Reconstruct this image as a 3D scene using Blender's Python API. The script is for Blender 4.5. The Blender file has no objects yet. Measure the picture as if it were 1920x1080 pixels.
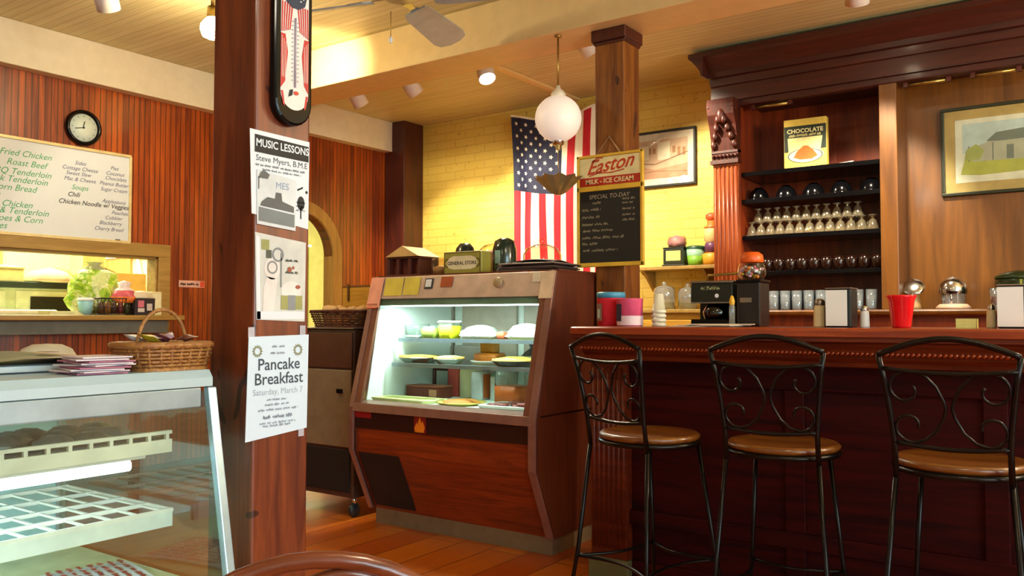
import bpy, bmesh, math, random
from mathutils import Matrix, Vector
R = math.radians
PI = math.pi
SC = bpy.context.scene
COL = SC.collection
random.seed(7)

# ------------------------------------------------------------------ camera
YAW, PITCH, FPX = 35.289, 2.053, 1590.0
cam = bpy.data.cameras.new('camera'); cam.sensor_width = 36.0
cam.lens = 36.0 * FPX / 1920.0; cam.clip_start = 0.05
co = bpy.data.objects.new('camera', cam); COL.objects.link(co)
co.location = (0, 0, 1.11); co.rotation_euler = (R(90 + PITCH), 0, R(YAW))
SC.camera = co

# ------------------------------------------------------------------ view, world, big lights
SC.view_settings.view_transform = 'Standard'; SC.view_settings.look = 'None'
SC.view_settings.gamma = 1.0; SC.view_settings.use_curve_mapping = False
SC.view_settings.exposure = 0.55
SC.cycles.use_denoising = True
SC.cycles.max_bounces = 10; SC.cycles.transparent_max_bounces = 24
SC.cycles.caustics_reflective = False; SC.cycles.caustics_refractive = False
SC.cycles.sample_clamp_indirect = 4.0
W = bpy.data.worlds.new('daylight'); SC.world = W; W.use_nodes = True
W.node_tree.nodes['Background'].inputs[0].default_value = (0.75, 0.88, 1.0, 1)
W.node_tree.nodes['Background'].inputs[1].default_value = 1.6

def light(name, kind, loc, power, color, to=None, **kw):
    l = bpy.data.lights.new(name, kind); l.energy = power; l.color = color
    for k, v in kw.items(): setattr(l, k, v)
    o = bpy.data.objects.new(name, l); COL.objects.link(o); o.location = loc
    if to is not None:
        d = Vector(to) - Vector(loc); o.rotation_euler = d.to_track_quat('-Z', 'Y').to_euler()
    return o
light('front_room_lamp', 'POINT', (0.1, 1.0, 2.7), 26, (1.0, .88, .68), shadow_soft_size=.08)
light('added_front_fill', 'POINT', (-1.9, -.8, 2.65), 12, (1.0, .9, .72), shadow_soft_size=.08)  # added unseen fill light behind the camera
light('added_bar_fill', 'POINT', (0.75, 3.75, 2.05), 60, (1.0, .87, .60), shadow_soft_size=.12)  # added unseen fill, brightens the back bar and the ceiling behind the beam
light('added_bar_fill_end', 'POINT', (2.0, 3.75, 2.05), 60, (1.0, .87, .60), shadow_soft_size=.12)  # second added fill further along the bar, no fixture modelled
WARM = (1.0, 0.80, 0.46); WARM2 = (1.0, 0.89, 0.66); COOL = (0.72, 0.88, 1.0)
light('street_daylight', 'AREA', (3.25, 0.2, 1.55), 125, COOL, to=(0, 0.2, 1.5), shape='RECTANGLE', size=3.6, size_y=1.9)
light('kitchen_tube_light', 'AREA', (-6.6, 2.9, 2.5), 125, (1.0, 0.97, 0.62), to=(-6.6, 2.9, 0), shape='RECTANGLE', size=1.2, size_y=2.2)
light('hall_daylight', 'AREA', (-7.0, 6.3, 2.5), 60, (1.0, 0.98, 0.62), to=(-7.0, 6.3, 0), shape='RECTANGLE', size=1.2, size_y=1.8)

# ------------------------------------------------------------------ materials
def lin(c):
    if isinstance(c, str):
        c = c.lstrip('#'); c = [int(c[i:i + 2], 16) / 255 for i in (0, 2, 4)]
        return tuple(x / 12.92 if x <= 0.04045 else ((x + 0.055) / 1.055) ** 2.4 for x in c) + (1,)
    return tuple(c) + (1,) if len(c) == 3 else tuple(c)
class NT:
    def __init__(s, name):
        s.m = bpy.data.materials.new(name); s.m.use_nodes = True; s.t = s.m.node_tree
        s.n = s.t.nodes; s.l = s.t.links; s.b = s.n['Principled BSDF']; s.out = s.n['Material Output']
    def new(s, typ, **kw):
        n = s.n.new(typ)
        for k, v in kw.items():
            if k.startswith('_'): setattr(n, k[1:], v)
            else: n.inputs[k.replace('__', ' ')].default_value = v
        return n
    def link(s, a, b): s.l.new(a, b)
    def coord(s, scale=(1, 1, 1), rot=(0, 0, 0)):
        t = s.new('ShaderNodeTexCoord'); mp = s.new('ShaderNodeMapping', Scale=scale, Rotation=rot)
        s.link(t.outputs['Object'], mp.inputs[0]); return mp.outputs[0]
    def noise(s, vec, scale=5, detail=4, dist=0.0, rough=0.55):
        n = s.new('ShaderNodeTexNoise', Scale=scale, Detail=detail, Distortion=dist, Roughness=rough)
        s.link(vec, n.inputs['Vector']); return n.outputs['Fac']
    def ramp(s, fac, stops):
        r = s.new('ShaderNodeValToRGB'); e = r.color_ramp.elements
        while len(e) < len(stops): e.new(0.5)
        for i, (p, c) in enumerate(stops): e[i].position = p; e[i].color = lin(c)
        s.link(fac, r.inputs[0]); return r.outputs[0]
    def math(s, op, a, b=None):
        n = s.new('ShaderNodeMath', _operation=op)
        for i, x in enumerate((a, b)):
            if x is None: continue
            if isinstance(x, (int, float)): n.inputs[i].default_value = x
            else: s.link(x, n.inputs[i])
        return n.outputs[0]
    def mix(s, fac, a, b, mode='MIX'):
        n = s.new('ShaderNodeMix', _data_type='RGBA', _blend_type=mode)
        for i, x in ((0, fac), (6, a), (7, b)):
            if isinstance(x, (int, float)): n.inputs[i].default_value = x
            elif isinstance(x, (tuple, str, list)): n.inputs[i].default_value = lin(x)
            else: s.link(x, n.inputs[i])
        return n.outputs[2]
    def bump(s, h, strength=0.3, dist=0.01):
        b = s.new('ShaderNodeBump', Strength=strength, Distance=dist); s.link(h, b.inputs['Height'])
        s.link(b.outputs[0], s.b.inputs['Normal'])
    def base(s, c, rough=0.5, metal=0.0, coat=0.0, spec=0.5):
        if isinstance(c, (tuple, str, list)): s.b.inputs['Base Color'].default_value = lin(c)
        else: s.link(c, s.b.inputs['Base Color'])
        s.b.inputs['Roughness'].default_value = rough; s.b.inputs['Metallic'].default_value = metal
        s.b.inputs['Coat Weight'].default_value = coat; s.b.inputs['Coat Roughness'].default_value = 0.12
        s.b.inputs['Specular IOR Level'].default_value = spec; return s.m
CACHE = {}
def plain(c, rough=0.5, metal=0.0, coat=0.0, var=0.08, spec=0.5):
    """a colour with a little procedural mottling"""
    k = ('p', c, rough, metal, coat, var, spec)
    if k not in CACHE:
        t = NT('paint_%d' % len(CACHE)); f = t.noise(t.coord(), 14, 3)
        l = lin(c); d = tuple(max(0, x * (1 - var * 2)) for x in l[:3]); u = tuple(min(1, x * (1 + var)) for x in l[:3])
        CACHE[k] = t.base(t.ramp(f, [(0.3, d), (0.7, u)]), rough, metal, coat, spec)
    return CACHE[k]
def emit(c, s):
    k = ('e', c, s)
    if k not in CACHE:
        t = NT('glow_%d' % len(CACHE)); t.base(c, 0.4)
        t.b.inputs['Emission Color'].default_value = lin(c); t.b.inputs['Emission Strength'].default_value = s
        CACHE[k] = t.m
    return CACHE[k]
def glass(tint='#ffffff', refl=1.0, ior=1.45, rough=0.02, milk=0.0):
    k = ('g', tint, refl, ior, rough, milk)
    if k not in CACHE:
        t = NT('clear_glass_%d' % len(CACHE)); t.n.remove(t.b)
        tr = t.new('ShaderNodeBsdfTransparent', Color=lin(tint)); gl = t.new('ShaderNodeBsdfGlossy', Roughness=rough)
        fr = t.new('ShaderNodeLayerWeight', Blend=0.5); mx = t.new('ShaderNodeMixShader')
        r0 = ((ior - 1) / (ior + 1)) ** 2                     # thin sheet: Schlick on the facing angle
        f = t.math('MULTIPLY', t.math('ADD', t.math('MULTIPLY', t.math('POWER', fr.outputs['Facing'], 4.0), 1 - r0), r0), refl)
        f.node.use_clamp = True
        if milk:                                               # pressed glassware scatters a little
            df = t.new('ShaderNodeBsdfDiffuse', Color=lin(tint)); m2 = t.new('ShaderNodeMixShader', Fac=milk)
            t.link(tr.outputs[0], m2.inputs[1]); t.link(df.outputs[0], m2.inputs[2]); tr = m2
        t.link(f, mx.inputs[0]); t.link(tr.outputs[0], mx.inputs[1]); t.link(gl.outputs[0], mx.inputs[2])
        t.link(mx.outputs[0], t.out.inputs[0]); CACHE[k] = t.m
    return CACHE[k]
def wood(name, dark, lite, grain='z', k=1.0, rough=0.35, coat=0.25, knots=False, spec=0.5):
    sc = {'x': (1.2, 14, 14), 'y': (14, 1.2, 14), 'z': (14, 14, 1.2)}[grain]
    t = NT(name); v = t.coord(tuple(s * k for s in sc))
    f = t.noise(v, 2.2, 6, 1.1); f2 = t.noise(v, 9, 3, 0.2)
    c = t.ramp(f, [(0.3, dark), (0.72, lite)])
    c = t.mix(t.math('MULTIPLY', f2, 0.45), c, dark)
    if knots:
        kn = t.noise(t.coord((3.2, 3.2, 2.2)), 2.4, 2, 0.6)
        c = t.mix(t.math('MULTIPLY', t.math('GREATER_THAN', kn, 0.66), 0.8), c, '#2a0d06')
    t.bump(f2, 0.12, 0.004)
    return t.base(c, rough, 0, coat, spec)
def boards(name, dark, lite, axis, pitch, grain, rough=0.35, coat=0.2, groove='#1a0602', depth=0.8, gw=0.1):
    """tongue-and-groove beadboard"""
    t = NT(name); tc = t.new('ShaderNodeTexCoord'); sp = t.new('ShaderNodeSeparateXYZ'); t.link(tc.outputs['Object'], sp.inputs[0])
    a = sp.outputs['XYZ'.index(axis)]
    fr = t.math('FRACT', t.math('MULTIPLY', a, 1.0 / pitch))
    edge = t.math('ABSOLUTE', t.math('SUBTRACT', fr, 0.5))          # 0 at the board's middle, .5 at its edge
    g = t.math('GREATER_THAN', edge, 0.5 - gw)
    idn = t.math('FLOOR', t.math('MULTIPLY', a, 1.0 / pitch))
    wn = t.new('ShaderNodeTexWhiteNoise', _noise_dimensions='1D'); t.link(idn, wn.inputs['W'])
    sc = {'x': (1.0, 12, 12), 'y': (12, 1.0, 12), 'z': (12, 12, 1.0)}[grain]
    f = t.noise(t.coord(sc), 2.5, 6, 0.8)
    fac = t.math('ADD', t.math('MULTIPLY', f, 0.8), t.math('MULTIPLY', t.math('SUBTRACT', wn.outputs[0], 0.4), 0.28))
    c = t.mix(t.math('MULTIPLY', g, depth), t.ramp(fac, [(0.25, dark), (0.65, lite)]), groove)
    t.bump(t.math('SUBTRACT', 1.0, g), 0.5, 0.006)
    return t.base(c, rough, 0, coat)

M = {}
M['wall_wood'] = boards('red_beadboard', '#6a2206', '#b0500f', 'Y', 0.038, 'z', 0.36, 0.25, '#2a0c03', 0.75, 0.09)
M['ceil'] = boards('cream_beadboard', '#c4b684', '#d6ca9c', 'Y', 0.055, 'x', 0.5, 0.0, '#98885a', 0.5, 0.06)
M['soffit'] = plain('#d9cdb4', 0.55, var=0.03)
M['beam'] = plain('#dcc086', 0.5, var=0.03)
M['post'] = wood('post_wood', '#542010', '#94481e', 'z', 0.8, 0.42, 0.15, True)
M['post2'] = wood('rough_post_wood', '#5a2a0a', '#a06218', 'z', 0.8, 0.5, 0.1, True)
M['cornerpost'] = wood('corner_post_wood', '#2e0c06', '#5c210d', 'z', 0.9, 0.45, 0.1)
M['barwood'] = wood('bar_mahogany', '#421007', '#7c2e0c', 'x', 0.8, 0.4, 0.0, False, 0.35)
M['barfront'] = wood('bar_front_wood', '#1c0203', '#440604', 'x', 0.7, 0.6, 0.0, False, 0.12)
M['bartop'] = wood('bar_top_wood', '#7a260a', '#b04a16', 'x', 0.7, 0.3, 0.3)
M['backbar'] = wood('back_bar_wood', '#5e1e0a', '#983c10', 'z', 0.6, 0.38, 0.25)
M['panelwood'] = wood('panel_wood', '#54300e', '#825018', 'z', 0.5, 0.36, 0.3)
M['crown'] = wood('crown_wood', '#2c0c06', '#4c180c', 'x', 0.8, 0.45, 0.1)
M['pilaster'] = wood('pilaster_wood', '#7c3012', '#b25a26', 'z', 0.8, 0.4, 0.2)
M['trimwood'] = wood('honey_trim_wood', '#8a6a30', '#b4904a', 'y', 0.8, 0.45, 0.1)
M['trimwoodz'] = wood('honey_trim_wood_upright', '#8a6630', '#b88c48', 'z', 0.8, 0.45, 0.1)
M['casewood'] = wood('case_laminate', '#662008', '#a84414', 'x', 1.2, 0.4, 0.15)
M['caseside'] = wood('case_side_laminate', '#4a1c0c', '#6e3016', 'z', 1.2, 0.45, 0.1)
M['crate'] = wood('crate_wood', '#a8761e', '#d8a434', 'x', 1.0, 0.6, 0.0)
M['seatwood'] = wood('stool_seat_wood', '#5e2a0c', '#8e5c1c', 'x', 1.0, 0.34, 0.25)
M['bent'] = wood('bentwood', '#5a2412', '#8c4426', 'x', 1.0, 0.28, 0.5)
M['kitpanel'] = wood('kitchen_plywood', '#b07a3c', '#cfa05c', 'z', 0.6, 0.5, 0.0)
M['lampwood'] = wood('lantern_wood', '#3a120a', '#6a2412', 'z', 2.0, 0.5, 0.0)
def brick_mat():
    t = NT('yellow_painted_brick'); tc = t.new('ShaderNodeTexCoord')
    mp = t.new('ShaderNodeMapping', Rotation=(R(-90), 0, 0)); t.link(tc.outputs['Object'], mp.inputs[0])
    b = t.new('ShaderNodeTexBrick', Scale=1.0, Color1=lin('#dcbc54'), Color2=lin('#e2c45e'), Mortar=lin('#d3b04c'))
    b.inputs['Mortar Size'].default_value = 0.007; b.inputs['Brick Width'].default_value = 0.21; b.inputs['Row Height'].default_value = 0.07
    b.inputs['Mortar Smooth'].default_value = 0.6
    t.link(mp.outputs[0], b.inputs['Vector'])
    f = t.noise(t.coord(), 9, 5); pit = t.noise(t.coord(), 26, 2)
    c = t.mix(t.math('MULTIPLY', f, 0.25), b.outputs['Color'], '#b8923c')
    c = t.mix(t.math('MULTIPLY', t.math('GREATER_THAN', pit, 0.7), 0.6), c, '#8a6a2a')
    h = t.math('ADD', t.math('MULTIPLY', b.outputs['Fac'], -0.5), t.math('MULTIPLY', f, 0.8))
    t.bump(h, 0.3, 0.01)
    return t.base(c, 0.55)
M['brick'] = brick_mat()
def floor_mat():
    t = NT('orange_plank_floor'); tc = t.new('ShaderNodeTexCoord')
    mp = t.new('ShaderNodeMapping', Rotation=(0, 0, R(90))); t.link(tc.outputs['Object'], mp.inputs[0])
    b = t.new('ShaderNodeTexBrick', Scale=1.0, Color1=lin('#b04c0c'), Color2=lin('#dc7a18'), Mortar=lin('#2e0e04'))
    b.inputs['Mortar Size'].default_value = 0.003; b.inputs['Brick Width'].default_value = 1.1; b.inputs['Row Height'].default_value = 0.19
    t.link(mp.outputs[0], b.inputs['Vector'])
    f = t.noise(t.coord((11, 1.3, 1)), 2.5, 6, 0.8)
    c = t.mix(t.math('MULTIPLY', f, 0.75), b.outputs['Color'], '#923808')
    w = t.noise(t.coord(), 1.7, 3)
    c = t.mix(t.math('MULTIPLY', t.math('GREATER_THAN', w, 0.6), 0.25), c, '#c07a20')
    return t.base(c, 0.32, 0, 0.25)
M['floor'] = floor_mat()
M['white'] = plain('#e8e8e2', 0.5, var=0.02); M['paper'] = plain('#dfe5ee', 0.7, var=0.02)
M['bluepaper'] = plain('#d2e4f6', 0.7, var=0.01)
M['black'] = plain('#060608', 0.14, spec=0.25); M['matblack'] = plain('#101012', 0.6)
M['iron'] = plain('#1c1614', 0.28, 0.7); M['chrome'] = plain('#cfd2d4', 0.14, 1.0)
M['steel'] = plain('#9a948e', 0.32, 0.9); M['alu'] = plain('#aec6d4', 0.3, 0.5)
M['pinkmetal'] = plain('#9c7468', 0.33, 0.5); M['brass'] = plain('#a98a4a', 0.3, 0.9)
M['pane'] = glass('#f4fbf8', 0.9); M['tumbler'] = glass('#e4ecf2', 2.6, 1.5, 0.05, 0.12); M['sundae'] = glass('#e8d8b4', 2.8, 1.5, 0.08, 0.10)
M['jar'] = glass('#f6f0e4', 2.0); M['redglass'] = plain('#e8101c', 0.2, coat=0.4)
M['globe'] = emit('#f6e8dc', 0.22); M['bulb'] = emit('#fff2cc', 30.0); M['tube'] = emit('#eaf6ff', 5.0)
M['red'] = plain('#c4141e', 0.6); M['flagwhite'] = plain('#efe2c8', 0.75, var=0.03); M['navy'] = plain('#171a3a', 0.75); M['flagred'] = plain('#c00f22', 0.75, var=0.05)
M['ink'] = plain('#15151a', 0.6); M['greyink'] = plain('#8b93a0', 0.7); M['green_ink'] = plain('#2f9a5c', 0.6); M['blue_ink'] = plain('#34406e', 0.6)

# ------------------------------------------------------------------ mesh kit
class MB:
    def __init__(s): s.v = []; s.f = []; s.sm = []; s.mi = []; s.cur = 0
    def mark(s): return len(s.v)
    def xf(s, m, a=0):
        for i in range(a, len(s.v)): s.v[i] = tuple(m @ Vector(s.v[i]))
        return s
    def face(s, idx, sm=False): s.f.append(tuple(idx)); s.sm.append(sm); s.mi.append(s.cur)
    def box(s, x0, x1, y0, y1, z0, z1):
        a = len(s.v); s.v += [(x, y, z) for z in (z0, z1) for y in (y0, y1) for x in (x0, x1)]
        for q in ((0, 2, 3, 1), (4, 5, 7, 6), (0, 1, 5, 4), (2, 6, 7, 3), (0, 4, 6, 2), (1, 3, 7, 5)): s.face([a + i for i in q])
        return s
    def cbox(s, c, d): return s.box(c[0] - d[0] / 2, c[0] + d[0] / 2, c[1] - d[1] / 2, c[1] + d[1] / 2, c[2] - d[2] / 2, c[2] + d[2] / 2)
    def prism(s, poly, axis, a, b):
        """2D polygon extruded along an axis; the polygon's plane is the other two axes in xyz order"""
        n = len(poly); st = len(s.v)
        for w in (a, b):
            for (p, q) in poly:
                s.v.append({'x': (w, p, q), 'y': (p, w, q), 'z': (p, q, w)}[axis])
        s.face(range(st, st + n)); s.face(range(st + 2 * n - 1, st + n - 1, -1))
        for i in range(n): j = (i + 1) % n; s.face((st + i, st + n + i, st + n + j, st + j))
        return s
    def tube(s, pts, r, n=8, closed=False, sm=True):
        P = [Vector(p) for p in pts]; m = len(P); rr = r if isinstance(r, (list, tuple)) else [r] * m
        st = len(s.v); up = None
        for i in range(m):
            a = P[(i - 1) % m] if (closed or i) else P[i]; b = P[(i + 1) % m] if (closed or i < m - 1) else P[i]
            t = (b - a); t = t.normalized() if t.length > 1e-9 else Vector((0, 0, 1))
            if up is None: up = Vector((0, 0, 1)) if abs(t.z) < 0.9 else Vector((1, 0, 0))
            u = t.cross(up); u = u.normalized() if u.length > 1e-6 else t.orthogonal().normalized()
            w = u.cross(t).normalized(); up = w
            for k in range(n):
                an = 2 * PI * k / n; s.v.append(tuple(P[i] + rr[i] * (math.cos(an) * u + math.sin(an) * w)))
        for i in range(m if closed else m - 1):
            j = (i + 1) % m
            for k in range(n): l = (k + 1) % n; s.face((st + i * n + k, st + i * n + l, st + j * n + l, st + j * n + k), sm)
        if not closed: s.face([st + k for k in range(n - 1, -1, -1)]); s.face([st + (m - 1) * n + k for k in range(n)])
        return s
    def lathe(s, prof, c=(0, 0, 0), n=24, sm=True, sx=1.0, sy=1.0, fn=None):
        """profile of (radius, z) turned about z; radius 0 at an end closes it"""
        st = len(s.v); rows = []
        for (r, z) in prof:
            if r < 1e-6: s.v.append((c[0], c[1], c[2] + z)); rows.append([len(s.v) - 1])
            else:
                row = []
                for k in range(n):
                    a = 2 * PI * k / n; q = fn(a, z) if fn else 1.0
                    s.v.append((c[0] + r * q * sx * math.cos(a), c[1] + r * q * sy * math.sin(a), c[2] + z)); row.append(len(s.v) - 1)
                rows.append(row)
        for A, B in zip(rows, rows[1:]):
            for k in range(n):
                l = (k + 1) % n
                if len(A) == 1 and len(B) == 1: continue
                if len(A) == 1: s.face((A[0], B[l], B[k]), sm)
                elif len(B) == 1: s.face((A[k], A[l], B[0]), sm)
                else: s.face((A[k], A[l], B[l], B[k]), sm)
        return s
    def grid(s, fn, nu, nv, sm=True, mat=None):
        st = len(s.v)
        for j in range(nv + 1):
            for i in range(nu + 1): s.v.append(tuple(fn(i / nu, j / nv)))
        for j in range(nv):
            for i in range(nu):
                if mat: s.cur = mat((i + .5) / nu, (j + .5) / nv)
                a = st + j * (nu + 1) + i; s.face((a, a + 1, a + nu + 2, a + nu + 1), sm)
        return s
    def poly(s, pts, sm=False):
        a = len(s.v); s.v += [tuple(p) for p in pts]; s.face(range(a, a + len(pts)), sm); return s
    def build(s, name, mat, parent=None, loc=None, bevel=0.0, seg=2, fix=True):
        me = bpy.data.meshes.new(name); me.from_pydata([tuple(v) for v in s.v], [], s.f)
        for p, q, mi in zip(me.polygons, s.sm, s.mi): p.use_smooth = q; p.material_index = mi
        for m_ in (mat if isinstance(mat, list) else [mat]): me.materials.append(m_)
        if fix:
            bm = bmesh.new(); bm.from_mesh(me); bmesh.ops.recalc_face_normals(bm, faces=bm.faces); bm.to_mesh(me); bm.free()
        o = bpy.data.objects.new(name, me); COL.objects.link(o)
        if parent is not None: o.parent = parent
        if loc is not None: o.location = loc
        if bevel:
            b = o.modifiers.new('bevel', 'BEVEL'); b.width = bevel; b.segments = seg; b.limit_method = 'ANGLE'; b.angle_limit = R(50)
        return o
def tag(o, label=None, cat=None, group=None, kind=None):
    for k, v in (('label', label), ('category', cat), ('group', group), ('kind', kind)):
        if v: o[k] = v
    return o
def thing(name, label, cat, loc=(0, 0, 0), rz=0.0, group=None):
    o = bpy.data.objects.new(name, None); COL.objects.link(o); o.location = loc; o.rotation_euler = (0, 0, rz)
    o.empty_display_size = 0.05
    return tag(o, label, cat, group)
def struct(o): o['kind'] = 'structure'; return o
def dup(o, loc, rz=None, label=None, group=None):
    c = o.copy(); COL.objects.link(c); c.location = loc
    if rz is not None: c.rotation_euler = (0, 0, rz)
    tag(c, label, None, group)
    def kids(a, b):
        for ch in list(a.children):
            d = ch.copy(); COL.objects.link(d); d.parent = b; kids(ch, d)
    kids(o, c); return c
ORD = ['leftmost', 'second from left', 'third from left', 'fourth from left', 'fifth from left', 'sixth from left', 'seventh from left', 'eighth from left', 'ninth from left', 'tenth from left', 'eleventh from left', 'twelfth from left', 'thirteenth from left', 'fourteenth from left']
def FX(o): return Matrix(((0, 0, 1, o[0]), (1, 0, 0, o[1]), (0, 1, 0, o[2]), (0, 0, 0, 1)))      # plane that faces +X: u=+Y, v=+Z
def FY(o): return Matrix(((1, 0, 0, o[0]), (0, 0, -1, o[1]), (0, 1, 0, o[2]), (0, 0, 0, 1)))     # plane that faces -Y: u=+X, v=+Z
def FZ(o, rz=0): return Matrix.Translation(Vector(o)) @ Matrix.Rotation(rz, 4, 'Z')
def lettering(name, lines, mat, parent, mtx, shear=0.0, bold=0.0):
    """lines: (text, u, v, size, align) set on a plane; one mesh"""
    mb = MB()
    for (tx, u, v, size, al) in lines:
        c = bpy.data.curves.new('t', 'FONT'); c.body = tx; c.size = size; c.align_x = al; c.shear = shear; c.offset = bold; c.resolution_u = 3
        o = bpy.data.objects.new('t', c); COL.objects.link(o); dg = bpy.context.evaluated_depsgraph_get()
        me = bpy.data.meshes.new_from_object(o.evaluated_get(dg)); a = len(mb.v)
        mb.v += [(p.co.x + u, p.co.y + v, 0) for p in me.vertices]
        for p in me.polygons: mb.face([a + i for i in p.vertices])
        bpy.data.objects.remove(o); bpy.data.curves.remove(c); bpy.data.meshes.remove(me)
    mb.xf(mtx); return mb.build(name, mat, parent, fix=False)
def stroke(mb, pts, w):
    P = [Vector((p[0], p[1], 0)) for p in pts]
    for a, b in zip(P, P[1:]):
        d = b - a
        if d.length < 1e-6: continue
        n = Vector((-d.y, d.x, 0)).normalized() * w / 2; e = d.normalized() * w * 0.3
        mb.poly([a - n - e, b - n + e, b + n + e, a + n - e])
def scribble(mb, u, v, wid, h, rnd, w=0.0022):
    """a handwritten-looking line of strokes"""
    x = u
    while x < u + wid:
        L = rnd.uniform(2.0, 5.0) * h; p = []; q = x
        k = 0
        while q < min(x + L, u + wid):
            p.append((q, v + (h * rnd.uniform(0.5, 1.0) if k % 2 else rnd.uniform(-0.15, 0.2) * h))); q += h * rnd.uniform(0.18, 0.36); k += 1
        if len(p) > 1: stroke(mb, p, w)
        x += L + h * 0.6
def flat(mb, pts, z=0.0): mb.poly([(p[0], p[1], z) for p in pts]); return mb
def disc(mb, u, v, ru, rv=None, n=20, z=0.0):
    rv = rv or ru; return flat(mb, [(u + ru * math.cos(2 * PI * k / n), v + rv * math.sin(2 * PI * k / n)) for k in range(n)], z)
def ring(mb, u, v, r0, r1, n=24, z=0.0):
    for k in range(n):
        a, b = 2 * PI * k / n, 2 * PI * (k + 1) / n
        mb.poly([(u + r0 * math.cos(a), v + r0 * math.sin(a), z), (u + r1 * math.cos(a), v + r1 * math.sin(a), z), (u + r1 * math.cos(b), v + r1 * math.sin(b), z), (u + r0 * math.cos(b), v + r0 * math.sin(b), z)])
def rect(mb, u0, u1, v0, v1, z=0.0): return flat(mb, [(u0, v0), (u1, v0), (u1, v1), (u0, v1)], z)
def on(mb, mtx, name, mat, parent=None, **k): mb.xf(mtx); return mb.build(name, mat, parent, fix=False, **k)

# ================================================================== THE ROOM
XW, YB, H = -5.22, 5.68, 2.83
mb = MB().box(-8.4, 3.1, -2.6, 8.4, -0.05, 0.0); struct(mb.build('floor', M['floor']))
mb = MB().box(-5.32, 3.1, -2.6, 5.78, H, H + 0.08); struct(mb.build('ceiling', M['ceil']))
# left wall with the serving opening and the arch
PY0, PY1, PZ0, PZ1 = 1.2, 3.26, 1.13, 1.52
AC, AR, AZ = 4.485, 0.335, 1.62
mb = MB()
mb.box(XW - .1, XW, -2.6, PY0, 0, H); mb.box(XW - .1, XW, PY0, PY1, 0, PZ0); mb.box(XW - .1, XW, PY0, PY1, PZ1, H)
mb.box(XW - .1, XW, PY1, AC - AR, 0, H); mb.box(XW - .1, XW, AC + AR, YB + .1, 0, H)
arc = [(AC + AR * math.cos(PI * k / 24), AZ + AR * math.sin(PI * k / 24)) for k in range(25)]
for p, q in zip(arc, arc[1:]): mb.prism([p, (p[0], H), (q[0], H), q], 'x', XW - .1, XW)
struct(mb.build('wall_left', M['wall_wood']))
mb = MB().box(-5.32, 3.1, YB, YB + .1, 0, H); struct(mb.build('wall_back', M['brick']))
mb = MB().box(-5.32, 3.1, -2.6, -2.5, 0, H); struct(mb.build('wall_front', M['soffit']))
mb = MB(); mb.box(3, 3.1, -2.5, -1.7, 0, H); mb.box(3, 3.1, 2.1, YB, 0, H); mb.box(3, 3.1, -1.7, 2.1, 0, .55); mb.box(3, 3.1, -1.7, 2.1, 2.5, H)
struct(mb.build('wall_right', M['soffit']))
win = thing('window_1', None, None, (3.02, 0.2, 0)); win['kind'] = 'structure'
mb = MB()
for y in (-1.9, -.62, .62, 1.86): mb.box(-.02, .05, y, y + .05, .55, 2.5)
mb.box(-.02, .05, -1.9, 1.9, .55, .61); mb.box(-.02, .05, -1.9, 1.9, 2.44, 2.5)
mb.build('window_frame', M['trimwoodz'], win, bevel=.004)
MB().box(.01, .016, -1.88, 1.88, .6, 2.46).build('window_pane', M['pane'], win)
mb = MB().box(XW, -5.13, -2.5, 5.43, 2.57, H); struct(mb.build('trim_1', M['soffit'], bevel=.004))
mb = MB().box(-5.13, 3.0, 3.65, 3.95, 2.58, H); struct(mb.build('trim_2', M['beam'], bevel=.006))
mb = MB().box(-3.42, -3.36, 4.45, YB, H - .018, H); struct(mb.build('trim_3', M['beam'], bevel=.003))
mb = MB().box(XW, XW + .018, -2.5, AC - AR - .09, 0, .14); mb.box(XW, XW + .018, AC + AR + .09, 5.4, 0, .14); struct(mb.build('baseboard_left', M['cornerpost']))
# arch trim
mb = MB(); RO = AR + .09
for k in range(24):
    a, b = PI * k / 24, PI * (k + 1) / 24
    q = [(AC + r * math.cos(t), AZ + r * math.sin(t)) for r, t in ((AR, a), (RO, a), (RO, b), (AR, b))]
    mb.prism(q, 'x', XW - .1, XW + .022)
mb.box(XW - .1, XW + .022, AC + AR - .002, AC + RO, 0, AZ); mb.box(XW - .1, XW + .022, AC - RO, AC - AR + .002, 0, AZ)
struct(mb.build('door_1', M['trimwoodz']))
# serving opening: casing, jamb, ledge and apron
win = thing('window_2', None, None, (XW, 0, 0)); win['kind'] = 'structure'
mb = MB(); mb.box(0, .02, PY0 - .09, PY1 + .085, PZ1, PZ1 + .085); mb.box(0, .02, PY1, PY1 + .085, 1.0, PZ1); mb.box(0, .02, PY0 - .09, PY0, 1.0, PZ1)
mb.box(-.1, 0.0, PY0, PY1, PZ1 - .015, PZ1); mb.box(-.1, 0, PY1 - .015, PY1, PZ0, PZ1)
mb.build('casing', M['trimwood'], win, bevel=.003)
MB().box(-.14, .17, PY0 - .09, PY1 + .10, PZ0 - .032, PZ0).build('ledge', M['trimwood'], win, bevel=.006)
MB().box(0, .10, PY0 - .05, PY1 + .02, 1.015, PZ0 - .032).build('apron', plain('#6f746c', .5), win, bevel=.004)

# kitchen behind the opening
KW = plain('#f2eeb0', .6, var=.03)
mb = MB(); mb.box(-8.1, -8.0, .2, 4.1, 0, 2.62); struct(mb.build('wall_kitchen', KW))
mb = MB(); mb.box(-8.1, -5.32, 4.1, 4.16, 0, 2.62); struct(mb.build('wall_kitchen_side', KW))
mb = MB(); mb.box(-8.1, -5.32, .1, .2, 0, 2.62); struct(mb.build('wall_kitchen_front', KW))
mb = MB(); mb.box(-8.1, -5.32, .1, 8.4, 2.62, 2.7); struct(mb.build('ceiling_kitchen', M['white']))
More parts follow.
